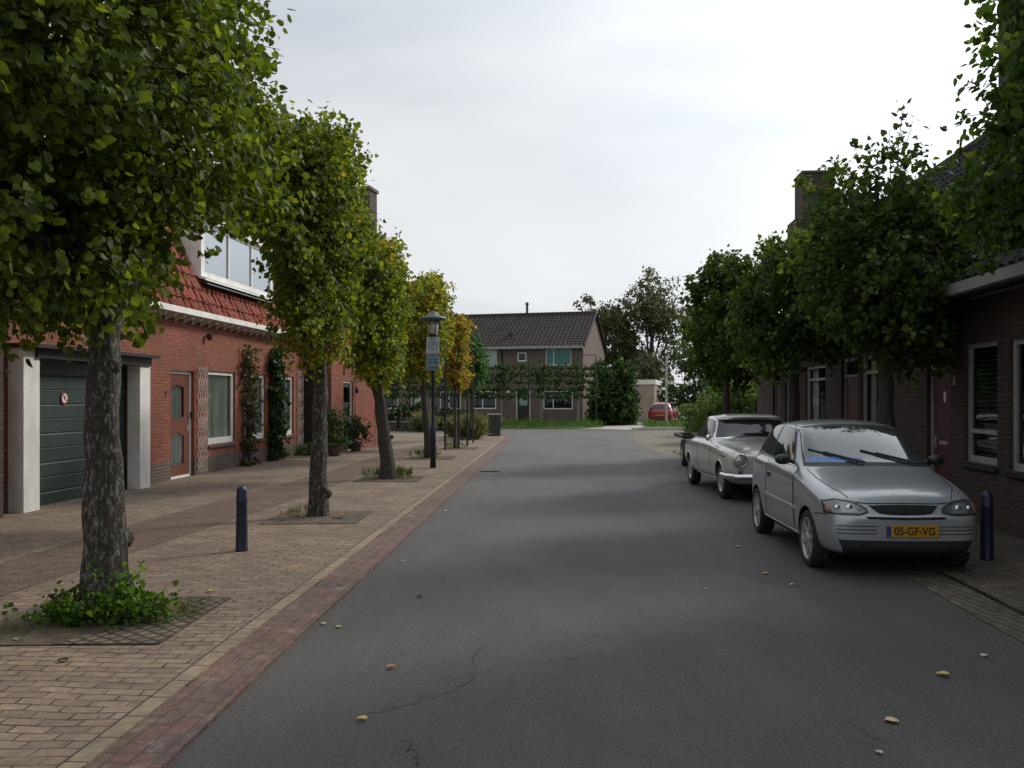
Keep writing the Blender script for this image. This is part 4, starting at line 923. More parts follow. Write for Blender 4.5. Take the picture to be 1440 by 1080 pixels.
# dormers
def dormer(x0, x1, z0, z1, mull):
    fr = window(hl, x0, x1, z0, z1, y=.12, fw=.09, mull=mull, sill=False, glass='glass_sky', bot=.12)
    mb = MB(); mb.box(x0-.1, x1+.1, .02, 2.6, z1, z1+.16); mb.build('dormer_roof', M['white'], fr)
    for a_, b_ in ((x0-.1, x0-.002), (x1+.002, x1+.1)): mb = MB(); mb.box(a_, b_, .12, 2.4, z0, z1); mb.build('cheek', M['white'], fr)
    mb = MB(); mb.prism([(.0, z0-.10), (.18, z0-.04), (.18, z0-.003), (.0, z0-.05)], x0-.12, x1+.12, 'x'); mb.build('sill', M['white'], fr)
    for k in range(1): mb = MB(); mb.prism([(-.04, z0-.16), (.16, z0-.10), (.16, z0-.105), (-.04, z0-.19)], x0-.12, x1+.12, 'x'); mb.build('lead_apron', M['garage_rib'], fr)
dormer(lx(20.3), lx(24.75), 4.42, 5.66, (lx(21.8), lx(23.3)))
dormer(lx(12.2), lx(15.7), 4.42, 5.66, (lx(13.3), lx(14.5)))
# garage: pillars, canopy, sectional door, round sign
for a in (lx(13.22), lx(16.68)):
    mb = MB(); mb.box(a, a+.40, -.26, -.0135, .02, 2.44); mb.build('pillar', M['whiterender'], hl, bevel=.012)
mb = MB(); mb.box(lx(13.18), lx(17.16), -.42, -.0025, 2.445, 2.50); mb.box(lx(13.5), lx(17.05), -.30, -.0025, 2.30, 2.444); cn = mb.build('canopy', M['blackmetal'], hl)
gd = MB(); npan = 5; hh = 2.28/npan
for k in range(npan):
    z = .02+k*hh
    gd.prism([(.03, z), (.03, z+hh*.42), (.045, z+hh*.46), (.03, z+hh*.5), (.03, z+hh-.02), (.05, z+hh-.003), (.08, z+hh-.003), (.08, z)], g0, g1, 'x')
gdo = gd.build('garage_door', M['garage'], hl)
mb = MB()
for k in range(1, npan+1):
    z = .02+k*hh; mb.box(g0, g1, .018, .0295, z-.032, z-.02)
mb.build('rib', M['garage_rib'], gdo)  # lighter colour paints the highlight along each panel rib
mb = MB(); mb.box(g0, g1, .0, .085, 2.31, 2.5); mb.build('lintel', M['garage_rib'], gdo)
Tr = (lx(14.72), 1.70)
sg = MB(); sg.lathe([(.001, .0), (.10, .0), (.10, .012), (.001, .012)], c=(Tr[0], .012, Tr[1]), axis='y', n=28, smooth=False); so = sg.build('parking_sign', M['redpaint'], gdo)
sg = MB(); sg.lathe([(.001, -.002), (.073, -.002), (.073, .0), (.001, .0)], c=(Tr[0], .0115, Tr[1]), axis='y', n=28, smooth=False); sg.build('sign_face', M['white'], so)
text_mesh('P', .10, M['blackmetal'], 'letter', so, (Tr[0], .0085, Tr[1]), (R(90), 0, 0), .0005)
sg = MB(); T = Matrix.Translation((Tr[0], 0, Tr[1])) @ Matrix.Rotation(R(45), 4, 'Y'); sg.box(-.075, .075, .005, .0075, -.008, .008, T); sg.build('bar', M['redpaint'], so)
# front door with two shaped panes
dd = door(hl, dr0, dr1, .03, 2.28, 'wood', 'white', .07, panes=[(dr0+.24, dr1-.3, .26, .98), (dr0+.24, dr1-.3, 1.24, 2.0)])
for p in ((dr0+.24, dr1-.3, .26, .98), (dr0+.24, dr1-.3, 1.24, 2.0)):
    mb = MB(); n = 10; up_ = p[3] > 1.5
    for z_, sg_ in ((p[3], -1), (p[2], 1)) if up_ else ((p[3], -1), (p[2], 1)):
        vs = []
        for k in range(n+1):
            x = p[0]+(p[1]-p[0])*k/n; b = .055*(math.cos(math.pi*k/n*2)*.5+.5) ; vs += [(x, .088, z_), (x, .088, z_+sg_*(b+.015)), (x, .11, z_+sg_*(b+.015))]
        mb.add(vs, [(3*k, 3*k+3, 3*k+4, 3*k+1) for k in range(n)]+[(3*k+1, 3*k+4, 3*k+5, 3*k+2) for k in range(n)])
    mb.build('carved_rail', M['wood'], dd, fix=False)
mb = MB(); mb.box(dr1-.065, dr1-.02, .03, .068, 1.28, 1.42); mb.build('bell', M['blackmetal'], dd)
mb = MB(); mb.box(dr0-.02, dr1+.02, -.06, .14, -.02, .03); mb.build('threshold', M['whiterender'], dd)
for a, b in (W1, W2, W3): window(hl, a, b, .66, 2.32, y=.05, fw=.085, bot=.14)
text_mesh('2', .17, M['blackmetal'], 'house_number', hl, (dr0-.22, -.008, 1.78), (R(90), 0, 0), .004)
wl_ = MB(); wl_.lathe([(.03, .0), (.055, .02), (.06, .10), (.075, .13), (.02, .16)], c=(lx(20.15), -.10, 2.98), n=12); wl_.tube([(lx(20.15), 0, 3.05), (lx(20.15), -.06, 3.10), (lx(20.15), -.10, 3.12)], .012, 6); wl_.build('wall_lamp', M['brownbrick'], hl)
# ---------------- second left house (battered brick front, chimney at its far end)
c0 = Vector((-5.42, 27.3)); c1 = Vector((-4.62, 31.2)); dv2 = c1-c0; a2 = math.atan2(dv2.y, dv2.x); L2 = dv2.length
h2 = empty('gabled_brick_house', (c0.x, c0.y, 0), a2, 'smaller red brick house with a glazed door, behind the second and third lime trees', 'house')
D0, D1 = .95, 1.75
mb = MB(); wall_mb(mb, 0, L2-.25, 0, 4.9, .3, [(D0, D1, -.1, 2.25)]); mb.build('wall', M['redbrick'], h2)
mb = MB(); mb.box(0.0015, .3, .3005, 7, 0, 4.898); mb.prism([(.3005, 4.9), (3.5, 8.6), (6.8, 4.9)], .0015, .3, 'x'); mb.build('side_wall', M['brownbrick'], h2)  # darker brick than the front: this side's shade is put into its colour
mb = MB(); mb.prism([(L2-.2495, 0), (L2+.22, 0), (L2+.12, 2.9), (L2+.02, 3.2), (L2-.03, 8.7), (L2-.75, 8.7), (L2-.75, 4.91), (L2-.2495, 4.91)], .0, 2.2, 'y'); ch = mb.build('chimney', M['brownbrick'], h2)
mb = MB(); mb.box(L2-.80, L2+.03, -.05, 2.25, 8.7, 8.8); mb.build('chimney_cap', M['plinth'], ch)
mb = MB(); mb.prism([(L2-.245, 0), (L2+.20, 0), (L2+.10, 2.9), (L2+.0, 3.2), (L2-.04, 4.88), (L2-.245, 4.88)], -.012, -.0005, 'y'); mb.build('buttress', M['redbrick'], h2)
mb = MB(); tile_geo(mb, -.1, L2-.7, -.25, 4.75, 3.5, 8.7); mb.add([(-.1, 3.5, 8.7), (L2-.7, 3.5, 8.7), (L2-.7, 7, 4.8), (-.1, 7, 4.8)], [(0, 1, 2, 3)]); mb.build('roof', M['redtile'], h2, fix=False)
dg = door(h2, D0, D1, .03, 2.25, 'blackmetal', 'white', .05, panes=[(D0+.14, D1-.14, .3, .9), (D0+.14, D1-.14, .97, 1.5), (D0+.14, D1-.14, 1.57, 2.05)])
for o in [o for o in bpy.data.objects if o.parent == dg and o.name.startswith('curtain')]: bpy.data.objects.remove(o)
mb = MB(); mb.box(D1+.12, D1+.9, -.006, -.001, .05, 2.3); mb.build('bricked_opening', M['plinth'], h2); mb = MB(); mb.box(D1+.17, D1+.85, -.011, -.0065, .05, 2.25); mb.build('brick_infill', M['redbrick'], h2)
for x in (D0+.02, D1-.1): mb = MB(); mb.box(x, x+.04, -.03, -.001, 2.42, 3.2); mb.build('wall_anchor', M['blackmetal'], h2)
mb = MB(); mb.lathe([(.02, 0), (.05, .03), (.05, .16), (.02, .2)], c=(D1+.09, -.10, 1.85), n=10); mb.tube([(D1+.09, 0, 2.08), (D1+.09, -.10, 2.08), (D1+.09, -.1, 2.04)], .01, 5); mb.build('wall_lamp', M['blackmetal'], h2)
window(h2, D0-.0, D1+.6, 3.3, 4.4, y=.31, sill=False)
# ---------------- right house: local x = towards the camera, -y = outward (to the street)
YR = 28.0; ra = math.atan2(-1, -.0875); rs = math.hypot(1, .0875)
hr = empty('dark_brick_house', (5.1+.0875*YR, YR, 0), ra, 'row of dark brown brick houses on the shaded right side with a steep black roof', 'house')
def rx(Y): return (YR-Y)*rs
ZR = 3.05
RO = [('w', 9.3, 11.12, .82, 2.42), ('w', 11.45, 12.45, .84, 2.44), ('d', 12.92, 13.85, 0, 2.42), ('w', 16.1, 17.25, .7, 2.5), ('d', 17.42, 18.6, 0, 2.5), ('w', 19.85, 21.7, .7, 2.45), ('w', 22.6, 24.0, .7, 2.45), ('d', 24.6, 25.6, 0, 2.4), ('w', 6.0, 7.8, .82, 2.42), ('w', 2, 4, .82, 2.42)]
ops = [(rx(b), rx(a), c-.05 if k == 'd' else c, d) for k, a, b, c, d in RO]
XE = rx(-6)
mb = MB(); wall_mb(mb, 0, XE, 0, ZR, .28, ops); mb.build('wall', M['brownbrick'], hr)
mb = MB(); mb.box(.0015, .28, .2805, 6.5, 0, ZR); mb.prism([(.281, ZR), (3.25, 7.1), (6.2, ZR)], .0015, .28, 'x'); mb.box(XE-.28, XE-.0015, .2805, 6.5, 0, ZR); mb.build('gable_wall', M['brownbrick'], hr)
for k, a, b, c, d in RO:
    x0, x1 = rx(b), rx(a)
    if k == 'd': dq = door(hr, x0, x1, .02, d, 'darkred', 'greyframe', .06, trans=2.12, panes=[], side=-1)
    else:
        window(hr, x0, x1, c, d, y=.05, fw=.07, m='greyframe', trans=((c+.42,) if a == 11.45 else ((d-.32,) if a in (16.1, 19.85) else ())), curt='blind' if a in (9.3, 11.45) else 'sides', bot=.09, cm='curtain')
mb = MB(); mb.lathe([(.001, 0), (.045, 0), (.045, .01), (.001, .01)], c=(rx(13.35), .075, 1.72), axis='y', n=16, smooth=False)
for v in range(len(mb.v)): p = mb.v[v]; mb.v[v] = (p[0], p[1], 1.72+(p[2]-1.72)*1.8)
mb.build('door_plate', M['white'], hr)
mb = MB(); mb.box(rx(13.55), rx(13.25), .074, .084, 1.02, 1.07); mb.build('letter_flap', M['alloy'], hr)
mb = MB(); mb.box(rx(12.80), rx(12.74), -.02, -.0015, 1.88, 2.02); mb.build('name_plate', M['greyframe'], hr)
mb = MB(); tile_geo(mb, -.1, XE+.1, -.38, ZR-.05, 3.25, 7.15, amp=.03); ro = mb.build('roof', M['blacktile'], hr, fix=False)
mb = MB(); mb.add([(-.1, -.35, ZR-.09), (XE, -.35, ZR-.09), (XE, 3.25, 7.1), (-.1, 3.25, 7.1), (-.1, 6.8, ZR-.1), (XE, 6.8, ZR-.1)], [(0, 1, 2, 3), (3, 2, 5, 4)]); mb.build('roof_deck', M['blackmetal'], ro, fix=False)
mb = MB(); mb.tube([(-.1, 3.25, 7.2), (XE, 3.25, 7.2)], .13, 8); mb.build('ridge_tiles', M['blacktile'], ro)
mb = MB(); mb.prism([(-.52, ZR-.03), (-.54, ZR+.10), (-.50, ZR+.10), (-.49, ZR+.0), (-.39, ZR-.0), (-.38, ZR+.06), (-.35, ZR+.06), (-.35, ZR-.03)], -.1, XE, 'x'); mb.box(-.1, XE, -.34, -.0015, ZR-.03, ZR-.005); mb.build('gutter', M['greyframe'], hr)
def stack(x0, x1, y0, y1, z0, z1, shoulder=None):
    mb = MB(); mb.box(x0, x1, y0, y1, z0, z1); 
    if shoulder: mb.box(x0+.0, x1, y0-shoulder[0], y0-.0005, z0, shoulder[1])
    c = mb.build('chimney', M['brownbrick'], hr); mb = MB(); mb.box(x0-.03, x1+.03, y0-.03, y1+.03, z1, z1+.06); mb.build('chimney_cap', M['plinth'], c)
stack(.0, 1.06, 1.12, 2.0, 3.6, 8.35, (.22, 7.0))
stack(rx(16.2), rx(15.2), 2.05, 3.0, 4.9, 9.2)
# ---------------- far row house
fr_ = empty('row_house', (4.84, 62, 0), R(-16), 'two-storey row houses at the end of the road with green curtains upstairs', 'house')
XL = -34
fo = [(-2.62, -.82, 3.95, 5.12), (-4.65, -4.0, 4.25, 4.88), (-7.75, -6.15, 3.85, 5.12), (-2.8, -.72, .95, 2.2), (-7.9, -6.2, .95, 2.2), (-10.6, -8.7, 3.9, 5.12), (-12.9, -11.2, 3.9, 5.12), (-16.0, -14.2, 3.9, 5.12), (-10.4, -8.8, .95, 2.2), (-15.5, -13.6, .95, 2.2), (-20, -18, 3.9, 5.12), (-20, -18, .95, 2.2)]
fd = [(-4.75, -3.72, 0, 2.45), (-5.9+.1, -5.0, 0, 2.4), (-12.6, -11.6, 0, 2.4)]
mb = MB(); wall_mb(mb, XL, 0, 0, 5.3, .3, fo+fd[:1]+fd[2:]); mb.build('wall', M['farbrick'], fr_)
mb = MB(); mb.box(-.3, -.002, .3005, 8.2, 0, 5.3); mb.prism([(.0, 5.3), (4.1, 7.75), (8.2, 5.3)], -.3, -.002, 'x'); mb.build('gable_wall', M['farbrick'], fr_)
for i, (a, b, c, d) in enumerate(fo):
    if i == 0: window(fr_, a, b, c, d, y=.05, fw=.06, m='white', mull=(a+.55,), curt='full', cm='teal', sill=False)
    elif i == 1: window(fr_, a, b, c, d, y=.05, fw=.08, m='white', curt='none', sill=False)
    else: window(fr_, a, b, c, d, y=.05, fw=.07, m='white', mull=(a+.7,) if b-a > 1.2 else (), curt='full' if i in (2, 5) else 'none', sill=False, trans=(d-.35,) if c < 2 else ())
for a, b, c, d in (fd[0], fd[2]): door(fr_, a, b, .02, d, 'darkred' if a < -8 else 'blackmetal', 'white', .05, panes=[(a+.22, b-.22, 1.2, 1.9)], handle=False)
mb = MB(); tile_geo(mb, XL, .12, -.35, 5.2, 4.1, 7.85, pw=.3, ph=.36, amp=.035); ro = mb.build('roof', M['greytile'], fr_, fix=False)
mb = MB(); mb.add([(XL, -.3, 5.16), (.1, -.3, 5.16), (.1, 4.1, 7.8), (XL, 4.1, 7.8), (XL, 8.5, 5.2), (.1, 8.5, 5.2)], [(0, 1, 2, 3), (3, 2, 5, 4)]); mb.build('roof_deck', M['greytile'], ro, fix=False)
mb = MB(); mb.tube([(XL, 4.1, 7.9), (.12, 4.1, 7.9)], .12, 8); mb.build('ridge_tiles', M['greytile'], ro)
mb = MB(); mb.tube([(.14, -.35, 5.22), (.14, 4.1, 7.88), (.14, 8.5, 5.25)], .08, 6); mb.build('verge_tiles', M['greytile'], ro)
mb = MB(); mb.box(XL, .1, -.5, -.36, 5.12, 5.26); mb.box(XL, .05, -.36, -.0015, 5.08, 5.14); gg = mb.build('gutter', M['greyframe'], fr_)
for x in (-5.75, -14): mb = MB(); mb.tube([(x, -.40, 5.12), (x, -.08, 4.8), (x, -.08, 0)], .045, 8); mb.build('downpipe', M['blackmetal'], fr_)
mb = MB(); mb.tube([(-5.05, 4.1, 7.8), (-5.05, 4.1, 8.65)], .09, 8); mb.lathe([(.14, 0), (.14, .12), (.05, .2)], c=(-5.05, 4.1, 8.6), n=10); mb.build('flue_pipe', M['blackmetal'], ro)
mb = MB(); mb.box(-5.6, -5.35, 1.0, 1.3, 6.0, 6.35); mb.build('roof_vent', M['blackmetal'], ro)
mb = MB(); mb.lathe([(.02, 0), (.13, .05), (.13, .12), (.02, .15)], c=(-5.25, -.15, 2.05), n=12); mb.build('wall_lamp', M['white'], fr_)
# ---------------- garage and neighbours at the end of the drive
gb = empty('small_garage', (8.55, 63, 0), R(-14), 'small pale brick garage with a white roof edge at the end of the drive', 'garage')
M['palebrick'] = brick('pale_brick', (.40, .33, .26), (.33, .27, .21), (.25, .22, .18), bump=.3, dirt=.2)
mb = MB(); mb.box(0, 1.3, 0, 6, 0, 2.65); mb.build('wall', M['palebrick'], gb); mb = MB(); mb.box(-.08, 1.38, -.08, 6.1, 2.65, 2.98); mb.build('roof_edge', M['white'], gb)
mb = MB(); mb.box(.2, 1.1, -.03, -.001, 0, 2.1); mb.build('garage_door', M['palebrick'], gb)
# ================================================================ trees, plants, street furniture
M['leaf'] = leafmat('lime_leaf', .45); M['leaf_dark'] = leafmat('dark_leaf', .25, .5)
M['grassblade'] = leafmat('grass_blade', .3, .6)
def bark(name, a, b, c, sc_=7):
    m = mat(name, a, .9); t = m.node_tree; bs = t.nodes['Principled BSDF']; lk = t.links.new
    tc = t.nodes.new('ShaderNodeTexCoord'); mp = t.nodes.new('ShaderNodeMapping'); mp.inputs['Scale'].default_value = (1, 1, .32); lk(tc.outputs['Object'], mp.inputs[0])
    v = t.nodes.new('ShaderNodeTexVoronoi'); v.feature = 'DISTANCE_TO_EDGE'; v.inputs['Scale'].default_value = sc_*9
    n0 = t.nodes.new('ShaderNodeTexNoise'); n0.inputs['Scale'].default_value = 14; n0.inputs['Detail'].default_value = 5; lk(mp.outputs[0], n0.inputs[0])
    ad = t.nodes.new('ShaderNodeVectorMath'); ad.operation = 'MULTIPLY_ADD'; lk(n0.outputs['Color'], ad.inputs[0]); ad.inputs[1].default_value = (.09, .09, .09); lk(mp.outputs[0], ad.inputs[2]); lk(ad.outputs[0], v.inputs['Vector'])
    n = t.nodes.new('ShaderNodeTexNoise'); n.inputs['Scale'].default_value = sc_*5.6; n.inputs['Detail'].default_value = 8; n.inputs['Roughness'].default_value = .7; lk(mp.outputs[0], n.inputs[0])
    r = t.nodes.new('ShaderNodeValToRGB'); e = r.color_ramp.elements; e[0].position = .36; e[0].color = (*a, 1); e[1].position = .63; e[1].color = (*c, 1); x = e.new(.53); x.color = (*b, 1); lk(n.outputs[0], r.inputs[0])
    mr = t.nodes.new('ShaderNodeMapRange'); mr.inputs[1].default_value = 0; mr.inputs[2].default_value = .25; mr.inputs[3].default_value = .68; mr.inputs[4].default_value = 1.05; lk(v.outputs[0], mr.inputs[0])
    s = t.nodes.new('ShaderNodeVectorMath'); s.operation = 'SCALE'; lk(r.outputs[0], s.inputs[0]); lk(mr.outputs[0], s.inputs['Scale']); lk(s.outputs[0], bs.inputs['Base Color'])
    bp = t.nodes.new('ShaderNodeBump'); bp.inputs['Strength'].default_value = .9; bp.inputs['Distance'].default_value = .02; lk(mr.outputs[0], bp.inputs['Height']); lk(bp.outputs[0], bs.inputs['Normal'])
    return m
M['bark'] = bark('lime_bark', (.03, .026, .021), (.07, .063, .05), (.31, .30, .265))
M['bark_dark'] = bark('dark_bark', (.04, .035, .03), (.075, .065, .055), (.13, .12, .10))
def trunk(root, pts, r0, r1, m, seed, limbs=(), knots=(), flare=1.35, n=20):
    rnd = random.Random(seed); mb = MB(); m_ = 16
    P_ = [Vector(p) for p in pts]; line = []; rad = []
    L_ = len(P_)-1
    for k in range(m_+1):
        t = k/m_*L_; i = min(int(t), L_-1); p = P_[i].lerp(P_[i+1], t-i); f = k/m_
        line.append(p+Vector((rnd.uniform(-1, 1), rnd.uniform(-1, 1), 0))*r0*.10); rad.append((r0+(r1-r0)*f)*(1+(flare-1)*max(0, 1-f*9))*rnd.uniform(.95, 1.06))
    line[0] = P_[0]-Vector((0, 0, .05)); ph = rnd.uniform(0, 6)
    vs = []
    for k, (p, r) in enumerate(zip(line, rad)):
        for a_ in range(n):
            a = 2*math.pi*a_/n; q = r*(1+.05*math.sin(3*a+ph+k*.3)+.05*math.sin(5*a+k*.5)+rnd.uniform(-.025, .025))
            vs.append(p+Vector((math.cos(a)*q, math.sin(a)*q, 0)))
    mb.add(vs, [(i*n+k, i*n+(k+1) % n, (i+1)*n+(k+1) % n, (i+1)*n+k) for i in range(m_) for k in range(n)], True)
    for (z, a, s) in knots:
        t = z/(P_[-1].z-P_[0].z); k = min(m_, int(t*m_)); p = line[k]+Vector((math.cos(a), math.sin(a), 0))*rad[k]*.85; p.z = P_[0].z+z
        mb.lathe([(.001, -s), (s*.6, -s*.7), (s*.95, 0), (s*.7, s*.6), (s*.3, s*.85), (.001, s*.9)], c=p, n=10)
    for a, b, c, r in limbs: mb.tube([a, b, c], [r, r*.7, r*.3], 8, jit=.08, rnd=rnd)
    return mb.build('trunk', m, root)
def street_tree(name, base, lean, top, crown, nleaf, size, seed, label, group, r0=.15, m='leaf', pal=LIME, warm=None, knots=(), p=2.8, spread=.16, bump=.16, shell=.45, extra=(), zb=2.3, bk='bark', stray=.1, ob=None, per=12, droop=.5, cut=None):
    """crown: list of (centre xyz relative to the base, radii, share)"""
    root = empty(name, base, 0, label, 'tree', group); rnd = random.Random(seed)
    lim = []
    t = Vector((lean[0], lean[1], zb))
    for k in range(9):
        c, r, s = crown[k % len(crown)]; a = rnd.uniform(0, 6.28); e = Vector(c)+Vector((math.cos(a)*r[0]*.7, math.sin(a)*r[1]*.75, rnd.uniform(-.5, .8)*r[2]))
        st_ = t+Vector((0, 0, rnd.uniform(-.1, .8))); lim.append((st_, st_.lerp(e, .5)+Vector((0, 0, .15)), e, r0*.38))
    trunk(root, [(0, 0, 0), (lean[0]*.45, lean[1]*.45, zb*.5), t, (lean[0]*1.1, lean[1]*1.1, top)], r0, r0*.45, M[bk], seed, lim, knots)
    cl = []
    for i, (c, r, s) in enumerate(crown): cl += blob(c, r, int(nleaf*s), per, p, seed*7+i, shell, bump, spread, stray, cut)
    cl += list(extra)
    # twigs that carry the outermost leaf clumps
    tw = MB(); cc = Vector((lean[0], lean[1], (crown[0][0][2])))
    for k in range(0, len(cl), 5):
        q = cl[k]; a = Vector(q[:3]); o = Vector(q[3:6]); b = a-o*.5; tw.tube([b, a+o*q[6]*1.0], [.007, .003], 4, cap=False)
    tw.build('twigs', M['bark_dark'], root, fix=False)
    leaves('crown', M[m], root, cl, pal, size, seed, warm=warm, droop=droop, warmp=(.2, .28, .28, .12, .12) if seed == 55 else (.3, .22, .06, .4, .02))
    return root
GL = 'pruned lime trees along the left pavement'; GR = 'street trees along the right pavement'
# ---- left row
B1 = G(150, 872); 
pit(-3.12, 6.85, 1.45, 1.5, M['soil']); sheet('tree_pit', [(-3.1, 6.12), (-2.38, 6.16), (-2.34, 7.5), (-2.7, 7.5), (-2.75, 6.7)], .047, M['pitbrick'])
t1x = [( -.85, -.9, 1.9, -.4, 0, -.5, .10, 10), (-1.3, -.6, 1.86, -.4, 0, -.4, .12, 10), (-.45, -.95, 2.05, -.3, 0, -.5, .1, 8), (-1.0, -.85, 1.75, -.4, 0, -.6, .09, 10)]
street_tree('lime_tree', B1, (-.02, .0), 4.2, [((-.3, .3, 4.35), (1.22, 2.3, 1.75), .62), ((-.35, -.1, 3.0), (.8, 1.3, .62), .14), ((-.7, 1.0, 5.4), (1.4, 2.2, 1.1), .12), ((-1.0, -1.1, 4.6), (1.2, 1.4, 1.8), .12)], 46000, .072, 11, 'nearest lime tree on the left with a lichen-spotted trunk and shoots at its foot', GL, r0=.17, knots=((.62, .3, .085), (.25, -.3, .05), (.7, 2, .06), (1.95, -.4, .07)), zb=2.15, extra=t1x, stray=.14, per=11, cut=lambda q: (q[0] > .25 and q[2] < 2.45+1.5*max(0, q[0]-.65)) or (q[1] > .4 and q[0] > -.1 and q[2] < 3.05+.2*q[1]))
B2 = G(447, 729); pit(-2.72, 12.7, 1.3, 1.4, M['pitbrick'])
street_tree('lime_tree', B2, (.02, .1), 4.4, [((-.02, -.1, 4.25), (.52, 1.6, 1.12), .6), ((-.02, -.1, 3.1), (.40, 1.1, .8), .22), ((-.35, -.3, 4.75), (.5, 1.6, .75), .18)], 28000, .070, 22, 'second lime tree on the left, straight grey trunk in a stone-paved pit', GL, r0=.135, pal=LIME2, knots=((.35, 0, .07), (.5, 2.8, .05), (.42, -.8, .06)), zb=2.3, warm=lambda p: .35*(p[2] < 2.6)+.06*(p[0] > .35), stray=.12)
B3 = G(547, 676); pit(B3.x, B3.y, 1.3, 1.4, M['soil'])
street_tree('lime_tree', B3, (-.28, .1), 3.9, [((-.25, .2, 3.75), (.45, 1.7, 1.1), .72), ((-.27, .2, 2.7), (.38, 1.1, .6), .28)], 18000, .08, 33, 'third lime tree on the left, leaning, with a dark cracked trunk and yellow-green leaves', GL, r0=.15, knots=((.9, .2, .05),), zb=2.2, warm=lambda p: .10+.2*(p[2] < 2.6)+.15*(p[2] > 4.4), pal=LIME2, bk='bark_dark')
B4 = G(605, 646); pit(B4.x, B4.y, 1.3, 1.5, M['soil'])
street_tree('lime_tree', B4, (-.25, .1), 4.2, [((-.15, .2, 4.0), (.5, 2.0, 1.1), .7), ((-.22, .2, 2.95), (.42, 1.4, .7), .3)], 16000, .085, 44, 'fourth lime tree on the left, just behind the lamp post, with yellowing leaves', GL, r0=.13, zb=2.4, warm=lambda p: .38+.1*(p[2] > 4.2), pal=LIME2, bk='bark_dark')
B5 = G(640, 632); pit(B5.x+.1, B5.y, 1.2, 1.4, M['soil'])
street_tree('lime_tree', B5, (.0, .1), 3.6, [((.03, .2, 3.25), (.27, 1.0, 1.15), 1)], 8000, .08, 55, 'slim young tree with orange and yellow autumn leaves beside a dark post frame', GL, r0=.06, zb=2.2, warm=lambda p: .68, bk='bark_dark', pal=LIME)
B6 = Vector((-1.62, 36.4, 0))
street_tree('lime_tree', B6, (.0, .0), 3.4, [((.05, .0, 3.1), (.40, 1.1, 1.05), 1)], 5500, .10, 66, 'farthest young tree of the left row, narrow green crown behind the orange one', GL, r0=.06, zb=2.0, bk='bark_dark', pal=[((.035, .10, .03), 4), ((.05, .13, .035), 3), ((.02, .06, .02), 3)])
# ---- right row
DR = [((.04, .08, .018), 4), ((.065, .12, .022), 3), ((.028, .05, .014), 2), ((.10, .15, .028), 1.5)]
street_tree('street_tree', Vector((5.3, 8.9, 0)), (0, 0), 4.2, [((.34, -.3, 4.6), (.85, 1.3, 1.15), .7), ((.25, -.2, 5.5), (.9, 1.3, .8), .3)], 14000, .085, 77, 'nearest street tree on the right, only the left edge of its crown reaching into view', GR, r0=.13, bk='bark_dark', pal=DR, bump=.3, shell=.3, stray=.22, spread=.19)
street_tree('street_tree', Vector((5.3, 12.9, 0)), (0, 0), 4.3, [((-.10, .1, 3.55), (1.0, 1.15, 1.15), .70), ((.0, .0, 4.65), (.68, .9, .62), .10), ((.1, -.1, 2.95), (.85, .9, .5), .18)], 16000, .082, 88, 'large dark green street tree on the right rising behind the silver hatchback', GR, r0=.135, bk='bark_dark', pal=DR, bump=.26, shell=.3, stray=.22, spread=.17, p=2.3)
street_tree('street_tree', Vector((5.55, 17.9, 0)), (0, 0), 3.9, [((-.05, .1, 3.45), (.9, 1.2, 1.2), .85), ((.0, .2, 4.3), (.55, .8, .5), .15)], 14000, .085, 99, 'middle street tree on the right with a dark crown, second before the leafy shrubs', GR, r0=.125, bk='bark_dark', pal=DR, bump=.26, shell=.35, stray=.15, p=2.3)
street_tree('street_tree', Vector((5.75, 24.4, 0)), (0, 0), 4.1, [((.1, .1, 3.75), (1.0, 1.5, 1.55), .85), ((.0, .2, 5.0), (.6, .9, .55), .15)], 13000, .10, 101, 'farthest street tree on the right with a slim dark trunk beside the leafy shrubs', GR, r0=.11, bk='bark_dark', pal=DR, bump=.24, shell=.4, stray=.12, p=2.3)
# ---- shoots and weeds at the feet of the trees
def bush(name, loc, blobs, n, size, seed, label, cat, group=None, pal=LIME, m='leaf', shape='heart', stem=True, per=10, spread=.09, warm=None, rz=0, shell=.35, bump=.2, p=2.2, droop=.2, stray=.1):
    root = empty(name, loc, rz, label, cat, group); cl = []
    for i, (c, r, s) in enumerate(blobs): cl += blob(c, r, int(n*s), per, p, seed*5+i, shell, bump, spread, stray, cut=lambda w_: w_[2] < .02)
    if stem:
        rnd = random.Random(seed); mb = MB()
        for k in range(0, len(cl), max(1, len(cl)//26)):
            q = cl[k]; b = Vector(blobs[0][0]); e = Vector(q[:3]); s0 = Vector((b.x+(e.x-b.x)*.4, b.y+(e.y-b.y)*.4, 0)); mb.tube([s0, s0.lerp(e, .6)+Vector((0, 0, .05*e.z)), e], [.012, .008, .004], 5, cap=False)
        mb.build('stems', M['bark_dark'], root, fix=False)
    leaves('foliage', M[m], root, cl, pal, size, seed, shape=shape, warm=warm, droop=droop); return root
FRESH = [((.06, .13, .018), 4), ((.11, .20, .025), 2.5), ((.03, .07, .014), 3)]
bush('foot_shoots', (B1.x+.09, B1.y, .03), [((-.2, -.22, .07), (.26, .2, .09), .36), ((.18, -.24, .08), (.24, .2, .10), .34), ((.10, -.20, .17), (.09, .09, .12), .1), ((-.30, -.12, .03), (.15, .22, .04), .14)], 2300, .04, 5, 'bright green leafy shoots growing round the foot of the nearest lime tree', 'plant', pal=FRESH, droop=-.1)
def weeds(loc, r, n, seed, label, h=.07):
    o = leaves('weeds', M['grassblade'], None, blob((0, 0, h*.5), (r[0], r[1], h*.5), n, 8, 2, seed, .9, .1, .04, 0), [((.05, .11, .02), 3), ((.08, .13, .03), 2), ((.09, .09, .03), 1)], h, seed, shape='blade', droop=-1.0); o.location = loc
    return tag(o, label, 'weeds', kind='stuff')
